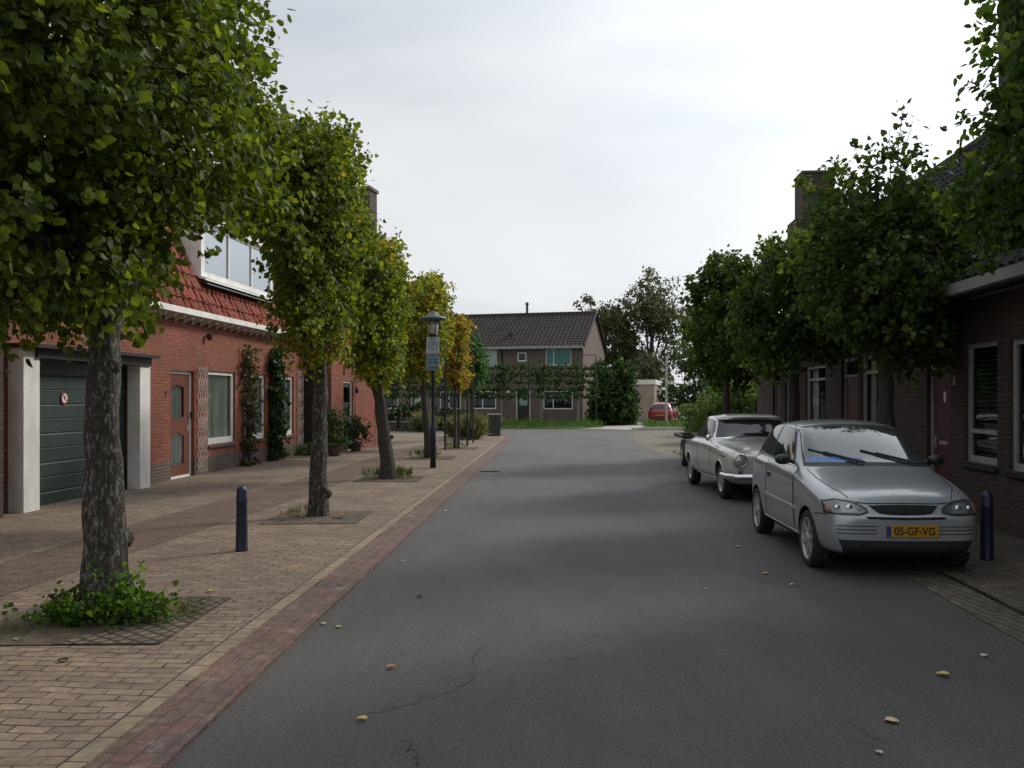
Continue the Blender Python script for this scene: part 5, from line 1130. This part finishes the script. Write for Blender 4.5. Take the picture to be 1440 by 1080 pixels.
weeds((-2.5, 7.0, .045), (.13, .42), 700, 1, 'thin grass along the edge of the nearest tree pit', .035); weeds((-3.5, 6.4, .045), (.25, .2), 300, 2, 'low dark weeds in the left corner of the nearest tree pit', .04)
weeds((-2.95, 12.95, .045), (.35, .25), 260, 3, 'weeds beside the second tree trunk'); weeds((-2.55, 18.95, .045), (.6, .25), 700, 4, 'grass tuft round the leaning third tree', .13); weeds((B4.x-.2, B4.y, .045), (.5, .3), 300, 6, 'grass round the fourth tree', .14)
weeds((B5.x, B5.y, .045), (.4, .3), 300, 7, 'grass round the orange young tree', .12); weeds((4.95, 24.6, .03), (.25, 3.5), 900, 8, 'moss and grass along the side street edge', .06)
# dry brown leaves lying in the nearest pit and loose litter
lit = leaves('leaf_litter', M['leaf_dark'], None, [(*q, 0, 0, 1, .12, 7) for q in [(-2.72, 7.12, .06), (-2.62, 7.0, .06), (-2.8, 6.9, .06), (-3.5, 7.35, .06), (-3.75, 6.3, .06), (-2.9, 12.5, .055), (-2.4, 12.6, .055), (-3.1, 12.3, .055)]], [((.22, .09, .04), 3), ((.12, .06, .03), 3), ((.25, .15, .05), 1)], .08, 9, droop=0, flat=3)
for v in lit.data.vertices: v.co.z = max(.05, min(v.co.z, .09))
tag(lit, 'dry brown fallen leaves lying in the tree pits', 'leaf litter', kind='stuff')
# ---- climbers, trellises, pots on the left house
def lw(x, y, z): # local of the near house to world
    c, s = math.cos(la), math.sin(la); return Vector((hx0+x*c-y*s, Y0+x*s+y*c, z))
def climber(Ya, Yb, z1, n, seed, label, pal, size, m='leaf_dark', thin=1.0):
    x = (lx(Ya)+lx(Yb))/2; w_ = (lx(Yb)-lx(Ya))/2; b = lw(x, -.10, .03); rnd = random.Random(seed)
    root = empty('climbing_plant', b, la, label, 'climbing plant')
    mb = MB()
    for k in range(9):
        q = [Vector((rnd.uniform(-.12, .12), 0, 0))]
        while q[-1].z < z1*.92: q.append(q[-1]+Vector((rnd.uniform(-.10, .10), rnd.uniform(-.03, .03), rnd.uniform(.18, .32)))); q[-1].x = max(-w_, min(w_, q[-1].x)); q[-1].y = max(-.1, min(.04, q[-1].y))
        mb.tube(q, .009, 5, cap=False)
    mb.build('stems', M['bark_dark'], root, fix=False)
    bl = []
    for k in range(6): z = .25+(z1-.4)*k/5; bl += blob((rnd.uniform(-.08, .08), -.03, z), (w_*rnd.uniform(.75, 1.05), .10, (z1)/9), n//6, 9, 2.3, seed+k, .8, .25, .08, .1)
    leaves('foliage', M[m], root, bl, pal, size, seed, droop=.3)
climber(22.05, 22.95, 2.75, 1900, 3, 'withering brownish climbing plant between the first and second ground-floor windows of the red house', [((.09, .075, .035), 4), ((.05, .06, .025), 4), ((.14, .10, .05), 2), ((.035, .06, .02), 3)], .065)
climber(24.0, 24.85, 2.85, 4200, 4, 'dense dark green climbing plant between the second and third windows of the red house', [((.02, .05, .015), 4), ((.035, .08, .02), 3), ((.012, .03, .01), 2)], .075)
M['trellis'] = noisy('painted_trellis', (.50, .40, .35), (.68, .60, .55), 5, .7)
def trellis(Ya, Yb, z0, z1, label):
    x0, x1 = lx(Ya), lx(Yb); o = lw(x0, -.035, 0); w_ = x1-x0; mb = MB(); rows = 11; hh = (z1-z0)/rows
    for c in range(4):
        xx = w_*(c+.5)/4; pts = []
        for s in (-1, 1):
            q = [(xx+s*(w_/8)*math.cos(math.pi*k/3)*1.0, 0 if s < 0 else -.012, z0+hh*k/3) for k in range(rows*3+1)]
            for a, b in zip(q, q[1:]): mb.box(-.5, .5, -.5, .5, -.5, .5, Matrix.Translation((Vector(a)+Vector(b))/2) @ (Vector(b)-Vector(a)).to_track_quat('X', 'Y').to_matrix().to_4x4() @ Matrix.Diagonal(((Vector(b)-Vector(a)).length*1.05, .009, .022, 1)))
    ob = mb.build('trellis', M['trellis'], None, fix=True); ob.location = o; ob.rotation_euler = (0, 0, la)
    return tag(ob, label, 'trellis')
trellis(19.66, 20.16, .05, 2.38, 'pale wooden trellis on the wall between the brown front door and the first window')
trellis(26.5, 27.05, .25, 2.5, 'pale wooden trellis at the far corner of the near red house')
bush('low_plant', lw(lx(26.6), -.35, .03), [((0, 0, .14), (.32, .2, .16), 1)], 700, .06, 8, 'low grey-green plant at the foot of the far trellis', 'plant', pal=[((.10, .15, .09), 3), ((.14, .19, .12), 2)], droop=-.2)
M['terracotta'] = noisy('grey_clay_pot', (.12, .10, .09), (.20, .17, .15), 6, .8)
def pot(loc, r, h, blobs, n, seed, label, pal):
    root = empty('potted_plant', loc, 0, label, 'potted plant', None); mb = MB()
    mb.lathe([(.001, 0), (r*.72, 0), (r*.95, h*.9), (r*1.08, h*.9), (r*1.08, h), (r*.92, h), (r*.9, h*.85), (.001, h*.85)], n=24); mb.build('pot', M['terracotta'], root)
    cl = []
    for i, (c, rr, s) in enumerate(blobs): cl += blob((c[0], c[1], c[2]+h), rr, int(n*s), 9, 2.2, seed+i, .5, .25, .09, .15)
    leaves('foliage', M['leaf_dark'], root, cl, pal, .06, seed, droop=.1)
DP = [((.025, .06, .02), 3), ((.045, .09, .025), 3), ((.02, .04, .015), 2)]
pot(G(470, 643)+Vector((0, 0, .035)), .21, .36, [((0, 0, .35), (.33, .3, .45), .8), ((-.1, 0, .75), (.15, .15, .2), .2)], 1500, 2, 'round grey pot with a bushy plant left of the second red house door', DP)
pot(G(500, 636)+Vector((0, 0, .035)), .20, .28, [((0, 0, .35), (.36, .3, .45), 1)], 1500, 5, 'low pot with a dark leafy plant right of the second red house door', DP)
# ---- bollards
M['bluepaint'] = noisy('dark_blue_paint', (.009, .012, .034), (.017, .022, .052), 8, .45)
def bollard(loc, label):
    mb = MB(); mb.lathe([(.001, 0), (.068, 0), (.068, .015), (.063, .03), (.062, .2), (.056, .52), (.060, .535), (.060, .56), (.056, .575), (.056, .655), (.045, .69), (.024, .708), (.001, .713)], n=24)
    o = mb.build('bollard', M['bluepaint']); o.location = loc; return tag(o, label, 'bollard', 'dark blue bollards')
bollard(G(340, 779)+Vector((0, 0, .035)), 'dark blue bollard standing on the left pavement between the first and second lime trees')
bollard(G(1388, 791)+Vector((0, 0, .03)), 'dark blue bollard on the right pavement beside the front of the silver hatchback')
# ---- lamp post
lp = empty('street_lamp', G(609, 660), 0, 'slim dark blue street lamp with a flat round cap and a pale blue parking-zone sign', 'street lamp')
mb = MB(); mb.lathe([(.001, 0), (.07, 0), (.068, .95), (.055, 1.02), (.042, 1.08), (.038, 3.15), (.10, 3.2), (.10, 3.24), (.001, 3.24)], n=20); mb.build('pole', M['bluepaint'], lp)
mb = MB(); mb.lathe([(.10, 3.24), (.125, 3.3), (.14, 3.56), (.001, 3.56)], n=20); mb.build('lantern_glass', mat('lantern_glass', (.55, .5, .42), .25, 0, coat=.5), lp)
mb = MB()
for k in range(6): a = k*math.pi/3; mb.tube([(math.cos(a)*.13, math.sin(a)*.13, 3.22), (math.cos(a)*.145, math.sin(a)*.145, 3.6)], .008, 5)
mb.build('cage', M['blackmetal'], lp)
mb = MB(); mb.lathe([(.001, 3.56), (.30, 3.56), (.33, 3.60), (.31, 3.63), (.14, 3.68), (.10, 3.76), (.001, 3.78)], n=28); mb.build('cap', M['garage_rib'], lp)
M['signblue'] = mat('pale_blue_sign', (.20, .27, .32), .5); M['signdark'] = mat('sign_mark', (.06, .09, .14), .5); M['signpale'] = mat('sign_pale', (.42, .48, .52), .5)
mb = MB(); mb.box(-.155, .155, -.075, -.06, 2.72, 3.16); sgn = mb.build('sign', M['signpale'], lp, bevel=.006)
mb = MB(); T = Matrix.Translation((0, -.0755, 2.96))
for k in range(28):
    a = 2*math.pi*k/28; b = 2*math.pi*(k+1)/28
    for r_, s_ in ((.10, .016),):
        q = [((r_)*math.cos(a), (r_)*math.sin(a)), ((r_)*math.cos(b), (r_)*math.sin(b)), ((r_-s_)*math.cos(b), (r_-s_)*math.sin(b)), ((r_-s_)*math.cos(a), (r_-s_)*math.sin(a))]; mb.prism(q, -.003, .0, 'y', T)
mb.box(-.06, .06, -.0785, -.0755, 3.10, 3.125); mb.build('ring', M['signdark'], sgn)
text_mesh('P', .13, M['signdark'], 'letter', sgn, (0, -.077, 2.96), (R(90), 0, 0), .001)
mb = MB(); mb.box(-.155, .155, -.0785, -.0755, 2.735, 2.78); mb.build('band', M['signblue'], sgn)
mb = MB(); mb.box(-.155, .155, -.075, -.06, 2.36, 2.70); s2 = mb.build('sign', M['signblue'], lp, bevel=.006)
mb = MB(); mb.box(-.13, .13, -.0785, -.0755, 2.62, 2.635); mb.box(-.10, -.03, -.0785, -.0755, 2.54, 2.58); mb.box(.03, .10, -.0785, -.0755, 2.54, 2.58); mb.box(-.12, .12, -.0785, -.0755, 2.41, 2.44); mb.build('lines', M['signdark'], s2)
# ---- guard frame at the orange tree
gf = empty('tree_frame', (0, 0, 0), 0, 'tall thin black metal post frame standing round the orange-leaved young tree', 'metal frame')
q = [(-2.15, 29.3), (-1.55, 31.6), (-1.45, 34.0), (-1.75, 29.9)]; tops = [4.72, 4.25, 3.2, 3.0]
for (x, y), z in zip(q, tops):
    mb = MB(); mb.tube([(x, y, .03), (x, y, z)], .035, 8); mb.build('post', M['blackmetal'], gf)
mb = MB(); mb.tube([(q[0][0], q[0][1], 4.70), (q[1][0], q[1][1], 4.23)], .022, 6); mb.tube([(q[1][0], q[1][1], 4.23), (q[2][0], q[2][1], 3.18)], .02, 6); mb.build('top_bar', M['blackmetal'], gf)
# ---- utility box
ub = empty('utility_box', G(695, 614)+Vector((0, 0, .035)), R(4), 'dark green utility cabinet with a pale lid at the far end of the left pavement', 'utility box')
M['boxgreen'] = noisy('cabinet_green', (.028, .04, .03), (.05, .065, .05), 3, .6)
mb = MB(); mb.box(-.27, .27, -.2, .2, 0, .92); mb.build('cabinet', M['boxgreen'], ub, bevel=.012)
mb = MB(); mb.box(-.30, .30, -.23, .23, .921, .975); mb.build('lid', M['concrete'], ub, bevel=.01)
mb = MB(); mb.box(-.004, .004, -.205, -.2005, .05, .88); mb.box(.03, .06, -.215, -.2005, .45, .55); mb.build('door_seam', M['blackmetal'], ub)
# ---- ornamental grass clumps, low wall, beds at the end of the left pavement
GP = [((.16, .18, .08), 3), ((.22, .22, .11), 3), ((.09, .12, .05), 2), ((.27, .24, .13), 1)]
def grassclump(loc, r, h, n, seed, label, group='ornamental grass clumps'):
    root = empty('ornamental_grass', loc, 0, label, 'ornamental grass', group)
    cl = blob((0, 0, h*.35), (r*.9, r*.9, h*.35), n, 10, 2.2, seed, .8, .1, .12, .1)
    cl = [(a, b, max(c, .02), dx*.5, dy*.5, .8, s, k) for a, b, c, dx, dy, dz, s, k in cl]
    leaves('blades', M['grassblade'], root, cl, GP, h*.55, seed, shape='blade', droop=-1.1)
grassclump(G(663, 619), .50, .80, 4200, 1, 'broad clump of tall pale ornamental grass next to the utility cabinet')
grassclump(G(641, 616), .42, .72, 2600, 2, 'smaller ornamental grass clump just left of the broad one')
grassclump(G(596, 607), .6, .75, 2600, 3, 'ornamental grass clump on the raised bed behind the lamp post')
bush('small_shrub', G(680, 612), [((0, 0, .3), (.45, .4, .32), 1)], 900, .07, 12, 'small pale green shrub between the broad ornamental grass and the utility cabinet', 'shrub', pal=[((.10, .14, .05), 2), ((.07, .11, .04), 2)])
rb = MB(); a = G(540, 606); b = G(600, 609); rb.box(a.x-6, b.x+.3, a.y-.0, a.y+.4, 0, .45); tag(rb.build('low_wall', M['plinth'], None, bevel=.01), 'low dark brick wall of the raised bed at the end of the left pavement', 'low wall')
mb = MB(); mb.box(a.x-6, b.x+.35, a.y-.03, a.y+.43, .451, .50); tag(mb.build('wall_capping', M['concrete'], [o for o in bpy.data.objects if o.name.startswith('low_wall')][0]))
BK = [((.018, .04, .014), 4), ((.03, .06, .018), 3), ((.012, .026, .01), 3)]
for i, (x, y, r, h, lab) in enumerate([(-8.4, 47.5, 1.7, 1.5, 'dark green hedge behind the low wall, its leftmost clump'), (-5.6, 48, 1.6, 1.25, 'dark green hedge behind the low wall, its middle clump'), (-3.1, 48.4, 1.3, 1.05, 'dark green hedge behind the low wall, its rightmost clump')]):
    bush('hedge', (x, y, 0), [((0, 0, h*.5), (r, .8, h*.55), 1)], 3000, .12, 20+i, lab, 'hedge', 'dark hedges in the raised bed', pal=BK, m='leaf_dark', p=3)
# ---- pleached trees in front of the row house
EP = [((.03, .075, .02), 4), ((.05, .11, .03), 3), ((.02, .05, .015), 3), ((.085, .12, .04), 1)]
XS = [(-9.2, 'leftmost'), (-7.0, 'second from the left'), (-4.9, 'third from the left'), (-2.8, 'fourth from the left'), (-.62, 'fifth from the left, by the utility cabinet'), (1.72, 'sixth from the left, before the front door'), (3.9, 'rightmost, beside the large round bush')]
for i, (x, lab) in enumerate(XS):
    root = empty('pleached_tree', (x, 54.0-.02*x, 0), 0, 'pleached tree trained in flat tiers, '+lab, 'tree', 'pleached trees in front of the row house')
    mb = MB(); mb.tube([(0, 0, 0), (.01, 0, 1.5), (0, 0, 3.7)], [.07, .055, .03], 8)
    for k in range(5): z = 1.85+k*.42; mb.tube([(-1.15, 0, z), (1.15, 0, z)], .018, 5)
    mb.build('trunk', mat('pale_stem', (.16, .15, .12), .8) if i == 0 else bpy.data.materials['pale_stem'], root)
    cl = []
    for k in range(5):
        z = 1.85+k*.42
        for j in range(7): cl += blob((-1.05+j*.35, 0, z+random.Random(i*50+k*7+j).uniform(-.03, .05)), (.26, .20, .11), 85, 8, 2, i*100+k*10+j, .8, .3, .06, .1)
    cl += blob((0, 0, 3.0), (.28, .25, 1.15), 500, 10, 2, i+900, .8, .2, .08, .1)
    leaves('crown', M['leaf_dark'], root, cl, EP, .12, 300+i, shape='diamond')
wf = MB()
for x in (1.0, 4.95): wf.tube([(x, 53.6, 0), (x, 53.6, 4.25)], .035, 6)
wf.tube([(1.0, 53.6, 4.24), (4.95, 53.6, 4.24)], .02, 5); wf.tube([(2.0, 53.6, 0), (2.0, 53.6, 2.0)], .02, 5)
tag(wf.build('wire_frame', M['blackmetal']), 'thin black post and wire frame behind the rightmost pleached trees', 'wire frame')
# ---- big bush and shrubs
bush('big_bush', (6.35, 57.2, 0), [((0, 0, 1.9), (1.35, 1.4, 2.0), .55), ((.7, .3, 1.4), (.95, 1.1, 1.6), .25), ((-.6, 0, 1.1), (.9, 1.0, 1.2), .2)], 15000, .15, 31, 'large round dark green bush at the right end of the row house', 'bush', pal=[((.025, .06, .015), 4), ((.04, .09, .02), 3), ((.075, .12, .02), 1.3), ((.015, .035, .01), 3)], m='leaf_dark', per=14, spread=.22, p=2.4, shell=.2)
SH = [((.06, .11, .03), 3), ((.09, .15, .04), 3), ((.03, .065, .02), 3)]
bush('leafy_shrub', (8.3, 34.6, 0), [((0, 0, 1.05), (1.45, 1.2, 1.2), .7), ((.9, 0, 1.3), (.9, .9, 1.0), .3)], 6500, .12, 41, 'bright leafy shrub behind the classic saloon, left of the far right tree trunk', 'shrub', 'leafy shrubs at the side street corner', pal=SH, per=10, spread=.26, p=2, shell=.3, bump=.3, stray=.3)
bush('leafy_shrub', (10.5, 35.2, 0), [((0, 0, 1.0), (1.4, 1.2, 1.25), 1)], 5000, .12, 42, 'leafy shrub right of the far right tree trunk, against the end of the brown houses', 'shrub', 'leafy shrubs at the side street corner', pal=SH, per=10, spread=.24, p=2, bump=.3, stray=.25)
bush('leafy_shrub', (9.3, 41.0, 0), [((0, 0, .8), (1.3, 1.1, .95), 1)], 3200, .12, 43, 'lower grey-green shrub in front of the red hatchback', 'shrub', 'leafy shrubs at the side street corner', pal=[((.09, .12, .06), 3), ((.12, .15, .08), 2), ((.04, .07, .03), 2)], per=10, spread=.22, p=2, bump=.3, stray=.25)
bush('hedge', (12.9, 64.5, 0), [((0, 0, 1.3), (2.4, .9, 1.5), 1)], 4500, .16, 45, 'clipped green hedge behind the red hatchback', 'hedge', pal=BK, m='leaf_dark', p=3.5)
bush('hedge', (17, 61.0, 0), [((0, 0, 1.3), (3.2, 1.2, 1.5), 1)], 4500, .18, 46, 'loose hedge to the right of the red hatchback', 'hedge', pal=SH, m='leaf_dark', p=3)
# ---- far trees
def far_tree(loc, h, r, n, size, seed, label, pal, zc=.62, shell=.5, per=16, spread=.35, bump=.35, sub=5, rz=.38, tr=.25):
    root = empty('tall_tree', loc, 0, label, 'tree', 'tall trees beyond the houses'); rnd = random.Random(seed); cr = [((0, 0, h*zc), (r*.8, r*.8, h*rz), .35)]; lim = []
    for k in range(sub):
        a = k*6.28/sub+rnd.uniform(-.3, .3); z = h*rnd.uniform(.42, .86); q = r*rnd.uniform(.45, .75)*(1-.35*(z/h > .7)); cr.append(((math.cos(a)*q, math.sin(a)*q, z), (r*.42, r*.42, h*.12), .65/sub))
        lim.append((Vector((0, 0, h*.28)), Vector((math.cos(a)*q*.5, math.sin(a)*q*.5, z*.7)), Vector((math.cos(a)*q, math.sin(a)*q, z+.3)), tr*.5))
    trunk(root, [(0, 0, 0), (.1, 0, h*.35), (0, 0, h*.9)], tr, .05, M['bark_dark'], seed, lim)
    cl = []
    for i, (c, rr, s) in enumerate(cr): cl += blob(c, rr, int(n*s), per, 2.1, seed*9+i, shell, bump, spread, .15)
    leaves('crown', M['leaf_dark'], root, cl, pal, size, seed, shape='diamond')
FT = [((.06, .08, .032), 4), ((.085, .105, .045), 3), ((.04, .05, .024), 3), ((.12, .125, .06), 1)]
far_tree((13.4, 88, 0), 13.4, 4.4, 13000, .27, 3, 'tall loose-crowned dark tree rising above the drive with sky showing through', FT, sub=9, per=11, spread=.42)
far_tree((9.4, 92, 0), 12.0, 4.0, 11000, .30, 4, 'broad brownish tree behind the right end of the row house roof', [((.06, .07, .03), 3), ((.09, .09, .045), 3), ((.04, .045, .02), 2)], sub=7)
far_tree((16.2, 72, 0), 7.4, 3.6, 9500, .22, 5, 'mid green tree between the tall loose tree and the right street trees', [((.05, .09, .02), 3), ((.08, .12, .03), 2), ((.03, .05, .015), 3)], shell=.3)
far_tree((20.5, 80, 0), 9.0, 3.6, 5500, .24, 6, 'dark tree half hidden behind the farthest street tree on the right', FT, shell=.3)
far_tree((11.2, 78, 0), 5.6, 2.8, 5000, .22, 7, 'low dark tree directly behind the small garage', FT, shell=.3, zc=.5)
far_tree((26.5, 84, 0), 10.0, 4.2, 5000, .26, 8, 'broad dark tree behind the leafy shrubs on the right', FT, shell=.3)
# ---- sign post on the right verge
sp = empty('sign_post', G(937, 602.5), 0, 'slim pale grey post with a short side arm standing before the red hatchback', 'post')
mb = MB(); mb.tube([(0, 0, 0), (0, 0, 4.1)], [.07, .06], 10); mb.build('pole', M['concrete'], sp); mb = MB(); mb.tube([(0, 0, 3.45), (-.32, 0, 3.85)], .03, 6); mb.box(-.42, -.26, -.05, .05, 3.82, 3.93); mb.build('arm', M['greyframe'], sp)
bs = empty('road_sign', (15.3, 71, 0), 0, 'small blue and white sign showing above the hedge behind the red hatchback', 'sign')
mb = MB(); mb.tube([(0, 0, 0), (0, 0, 2.3)], .03, 6); mb.build('pole', M['greyframe'], bs); mb = MB(); mb.lathe([(.001, -.02), (.38, -.02), (.38, 0), (.001, 0)], c=(0, 0, 2.7), axis='y', n=20, smooth=False); f = mb.build('sign_face', M['bluecloth'], bs); mb = MB(); mb.box(-.22, .22, -.03, -.021, 2.5, 2.62); mb.box(-.08, .08, -.03, -.021, 2.66, 2.95); mb.build('mark', M['white'], f)
# ---- verge grass
vg = leaves('verge_grass', M['grassblade'], None, [(*( (rx_, ry_, .06)), 0, 0, 1, .25, 9) for rx_, ry_ in [(random.Random(k).uniform(-3, 5.0), 50.8+random.Random(k+9999).random()**1.5*6) for k in range(800)]]+[(random.Random(k+5).uniform(7.4, 11.5), 49.3+random.Random(k+777).random()*4, .14, 0, 0, 1, .2, 8) for k in range(350)], [((.05, .12, .02), 3), ((.08, .16, .03), 3), ((.11, .17, .04), 1)], .17, 5, shape='blade', droop=-1.2)
tag(vg, 'short green grass on the verges at the end of the road', 'grass', kind='stuff')
# ---- single fallen leaves
rnd = random.Random(4)
FL = [(418, 893, .11, 'y', 'large curled yellow leaf on the red gutter bricks at the left road edge'), (457, 879, .06, 'y', 'small pale leaf on the asphalt just right of the large curled yellow one'), (479, 882, .07, 'y', 'pale yellow leaf on the asphalt, the right one of the pair beside the gutter'), (545, 941, .08, 'o', 'flat light brown leaf on the asphalt in the left half of the road'), (515, 1014, .08, 'y', 'yellowish leaf lying nearest the camera left of the cracks'), (594, 840, .09, 'k', 'black dried leaf on the asphalt in the left half of the road'), (1040, 770, .11, 'o', 'orange leaf on the road just left of the silver hatchback front wheel'), (1075, 808, .10, 'o', 'brown orange leaf on the road in front of the silver hatchback front wheel'), (1112, 824, .07, 'w', 'small pale leaf in front of the silver hatchback'), (1334, 952, .11, 'y', 'yellow leaf on the dark asphalt below the right gutter'), (1245, 1014, .11, 'p', 'pale beige leaf nearest the camera on the right half of the road'), (1382, 925, .08, 'w', 'thin grey-white scrap beside the right gutter'), (297, 839, .09, 'y', 'pale orange leaf on the paving right of the nearest tree pit'), (990, 829, .05, 'w', 'tiny pale fleck of leaf in the middle right of the road'), (568, 790, .06, 'w', 'pale leaf on the asphalt near the red strip'), (1240, 1062, .05, 'w', 'tiny leaf scrap at the bottom right of the road'), (627, 720, .10, 'w', 'pale leaf on the gutter beyond the second tree'), (95, 938, .09, 'k', 'dark brown leaf on the paving below the nearest tree pit'), (24, 908, .06, 'w', 'white scrap of paper on the paving at the left frame edge'), (1405, 745, .1, 'p', 'pale leaf on the shaded paving beside the right bollard'), (1370, 760, .09, 'o', 'brown leaf between the silver hatchback and the right bollard')]
lc = {'y': (.5, .38, .12), 'o': (.42, .2, .07), 'k': (.02, .015, .012), 'w': (.45, .43, .38), 'p': (.52, .40, .22)}
for k, c in lc.items(): M['fl'+k] = mat('fallen_leaf_'+{'y': 'yellow', 'o': 'orange', 'k': 'black', 'w': 'pale', 'p': 'beige'}[k], c, .6)
for px, py, s, c, lab in FL:
    p_ = G(px, py); on = (p_.x < kx(p_.y)) ; z = .045 if on else (.04 if p_.x > 3.9 else .008)
    mb = MB(); s *= .68; cu = rnd.uniform(.06, .25); pr = [(0, 0, .0), (.3, -.05, cu*.6), (.45, .3, cu), (.3, .7, cu*.7), (0, 1, .1), (-.3, -.05, cu*.6), (-.45, .3, cu), (-.3, .7, cu*.7)]
    T = Matrix.Rotation(rnd.uniform(0, 6.28), 4, 'Z') @ Matrix.Scale(s, 4)
    up_ = [T @ Vector(q) for q in pr]; mb.add(up_+[v-Vector((0, 0, .003)) for v in up_], [(0, 1, 2, 3, 4), (0, 4, 7, 6, 5), (12, 11, 10, 9, 8), (13, 14, 15, 12, 8)])
    o = mb.build('fallen_leaf', M['fl'+c], fix=False); o.location = (p_.x, p_.y, z+.003); tag(o, lab, 'leaf', 'fallen leaves')

# ---- distant wood closing the horizon
wd = leaves('distant_wood', M['leaf_dark'], None, sum([blob((-70+k*6.5, 125+8*math.sin(k*1.7), 2.6), (4.6, 2.5, 2.6+1.5*abs(math.sin(k*2.3))), 700, 14, 2.2, 4000+k, .5, .3, .5, .1) for k in range(32)], []), FT, .55, 12, shape='diamond')
tag(wd, 'low dark belt of distant trees behind the houses', 'trees', kind='stuff')

# ---- tiny debris: leaf crumbs on paving and along the gutters
rg = np.random.default_rng(8); cl = []
for k in range(420):
    y = float(rg.uniform(4, 34)); side = rg.random()
    if side < .5: x = kx(y, -float(rg.random())*3.6); z = .046
    elif side < .62: x = kx(y, float(rg.uniform(.0, .5))); z = .012
    elif side < .9: x = 3.45+.065*y+float(rg.normal(0, .25)); z = .04 if x > 3.45+.065*y+.35 else .012
    else: x = float(rg.uniform(kx(y, .4), 3.2)); z = .008
    cl.append((x, y, z, 0, 0, 1, .02, 1))
db = leaves('leaf_debris', M['leaf_dark'], None, cl, [((.10, .06, .03), 4), ((.04, .03, .02), 3), ((.30, .22, .10), 1), ((.06, .08, .02), 1)], .035, 3, shape='diamond', droop=0, flat=4)
V_ = db.data.vertices
for i in range(0, len(V_), 4):
    zb_ = .047 if V_[i].co.x < kx(V_[i].co.y) else (.045 if V_[i].co.x > 3.8 else .014)
    for j in range(i, i+4): V_[j].co.z = zb_+(V_[j].co.z % .01)
tag(db, 'small dry leaf crumbs scattered over the paving and gutters', 'leaf debris', kind='stuff')
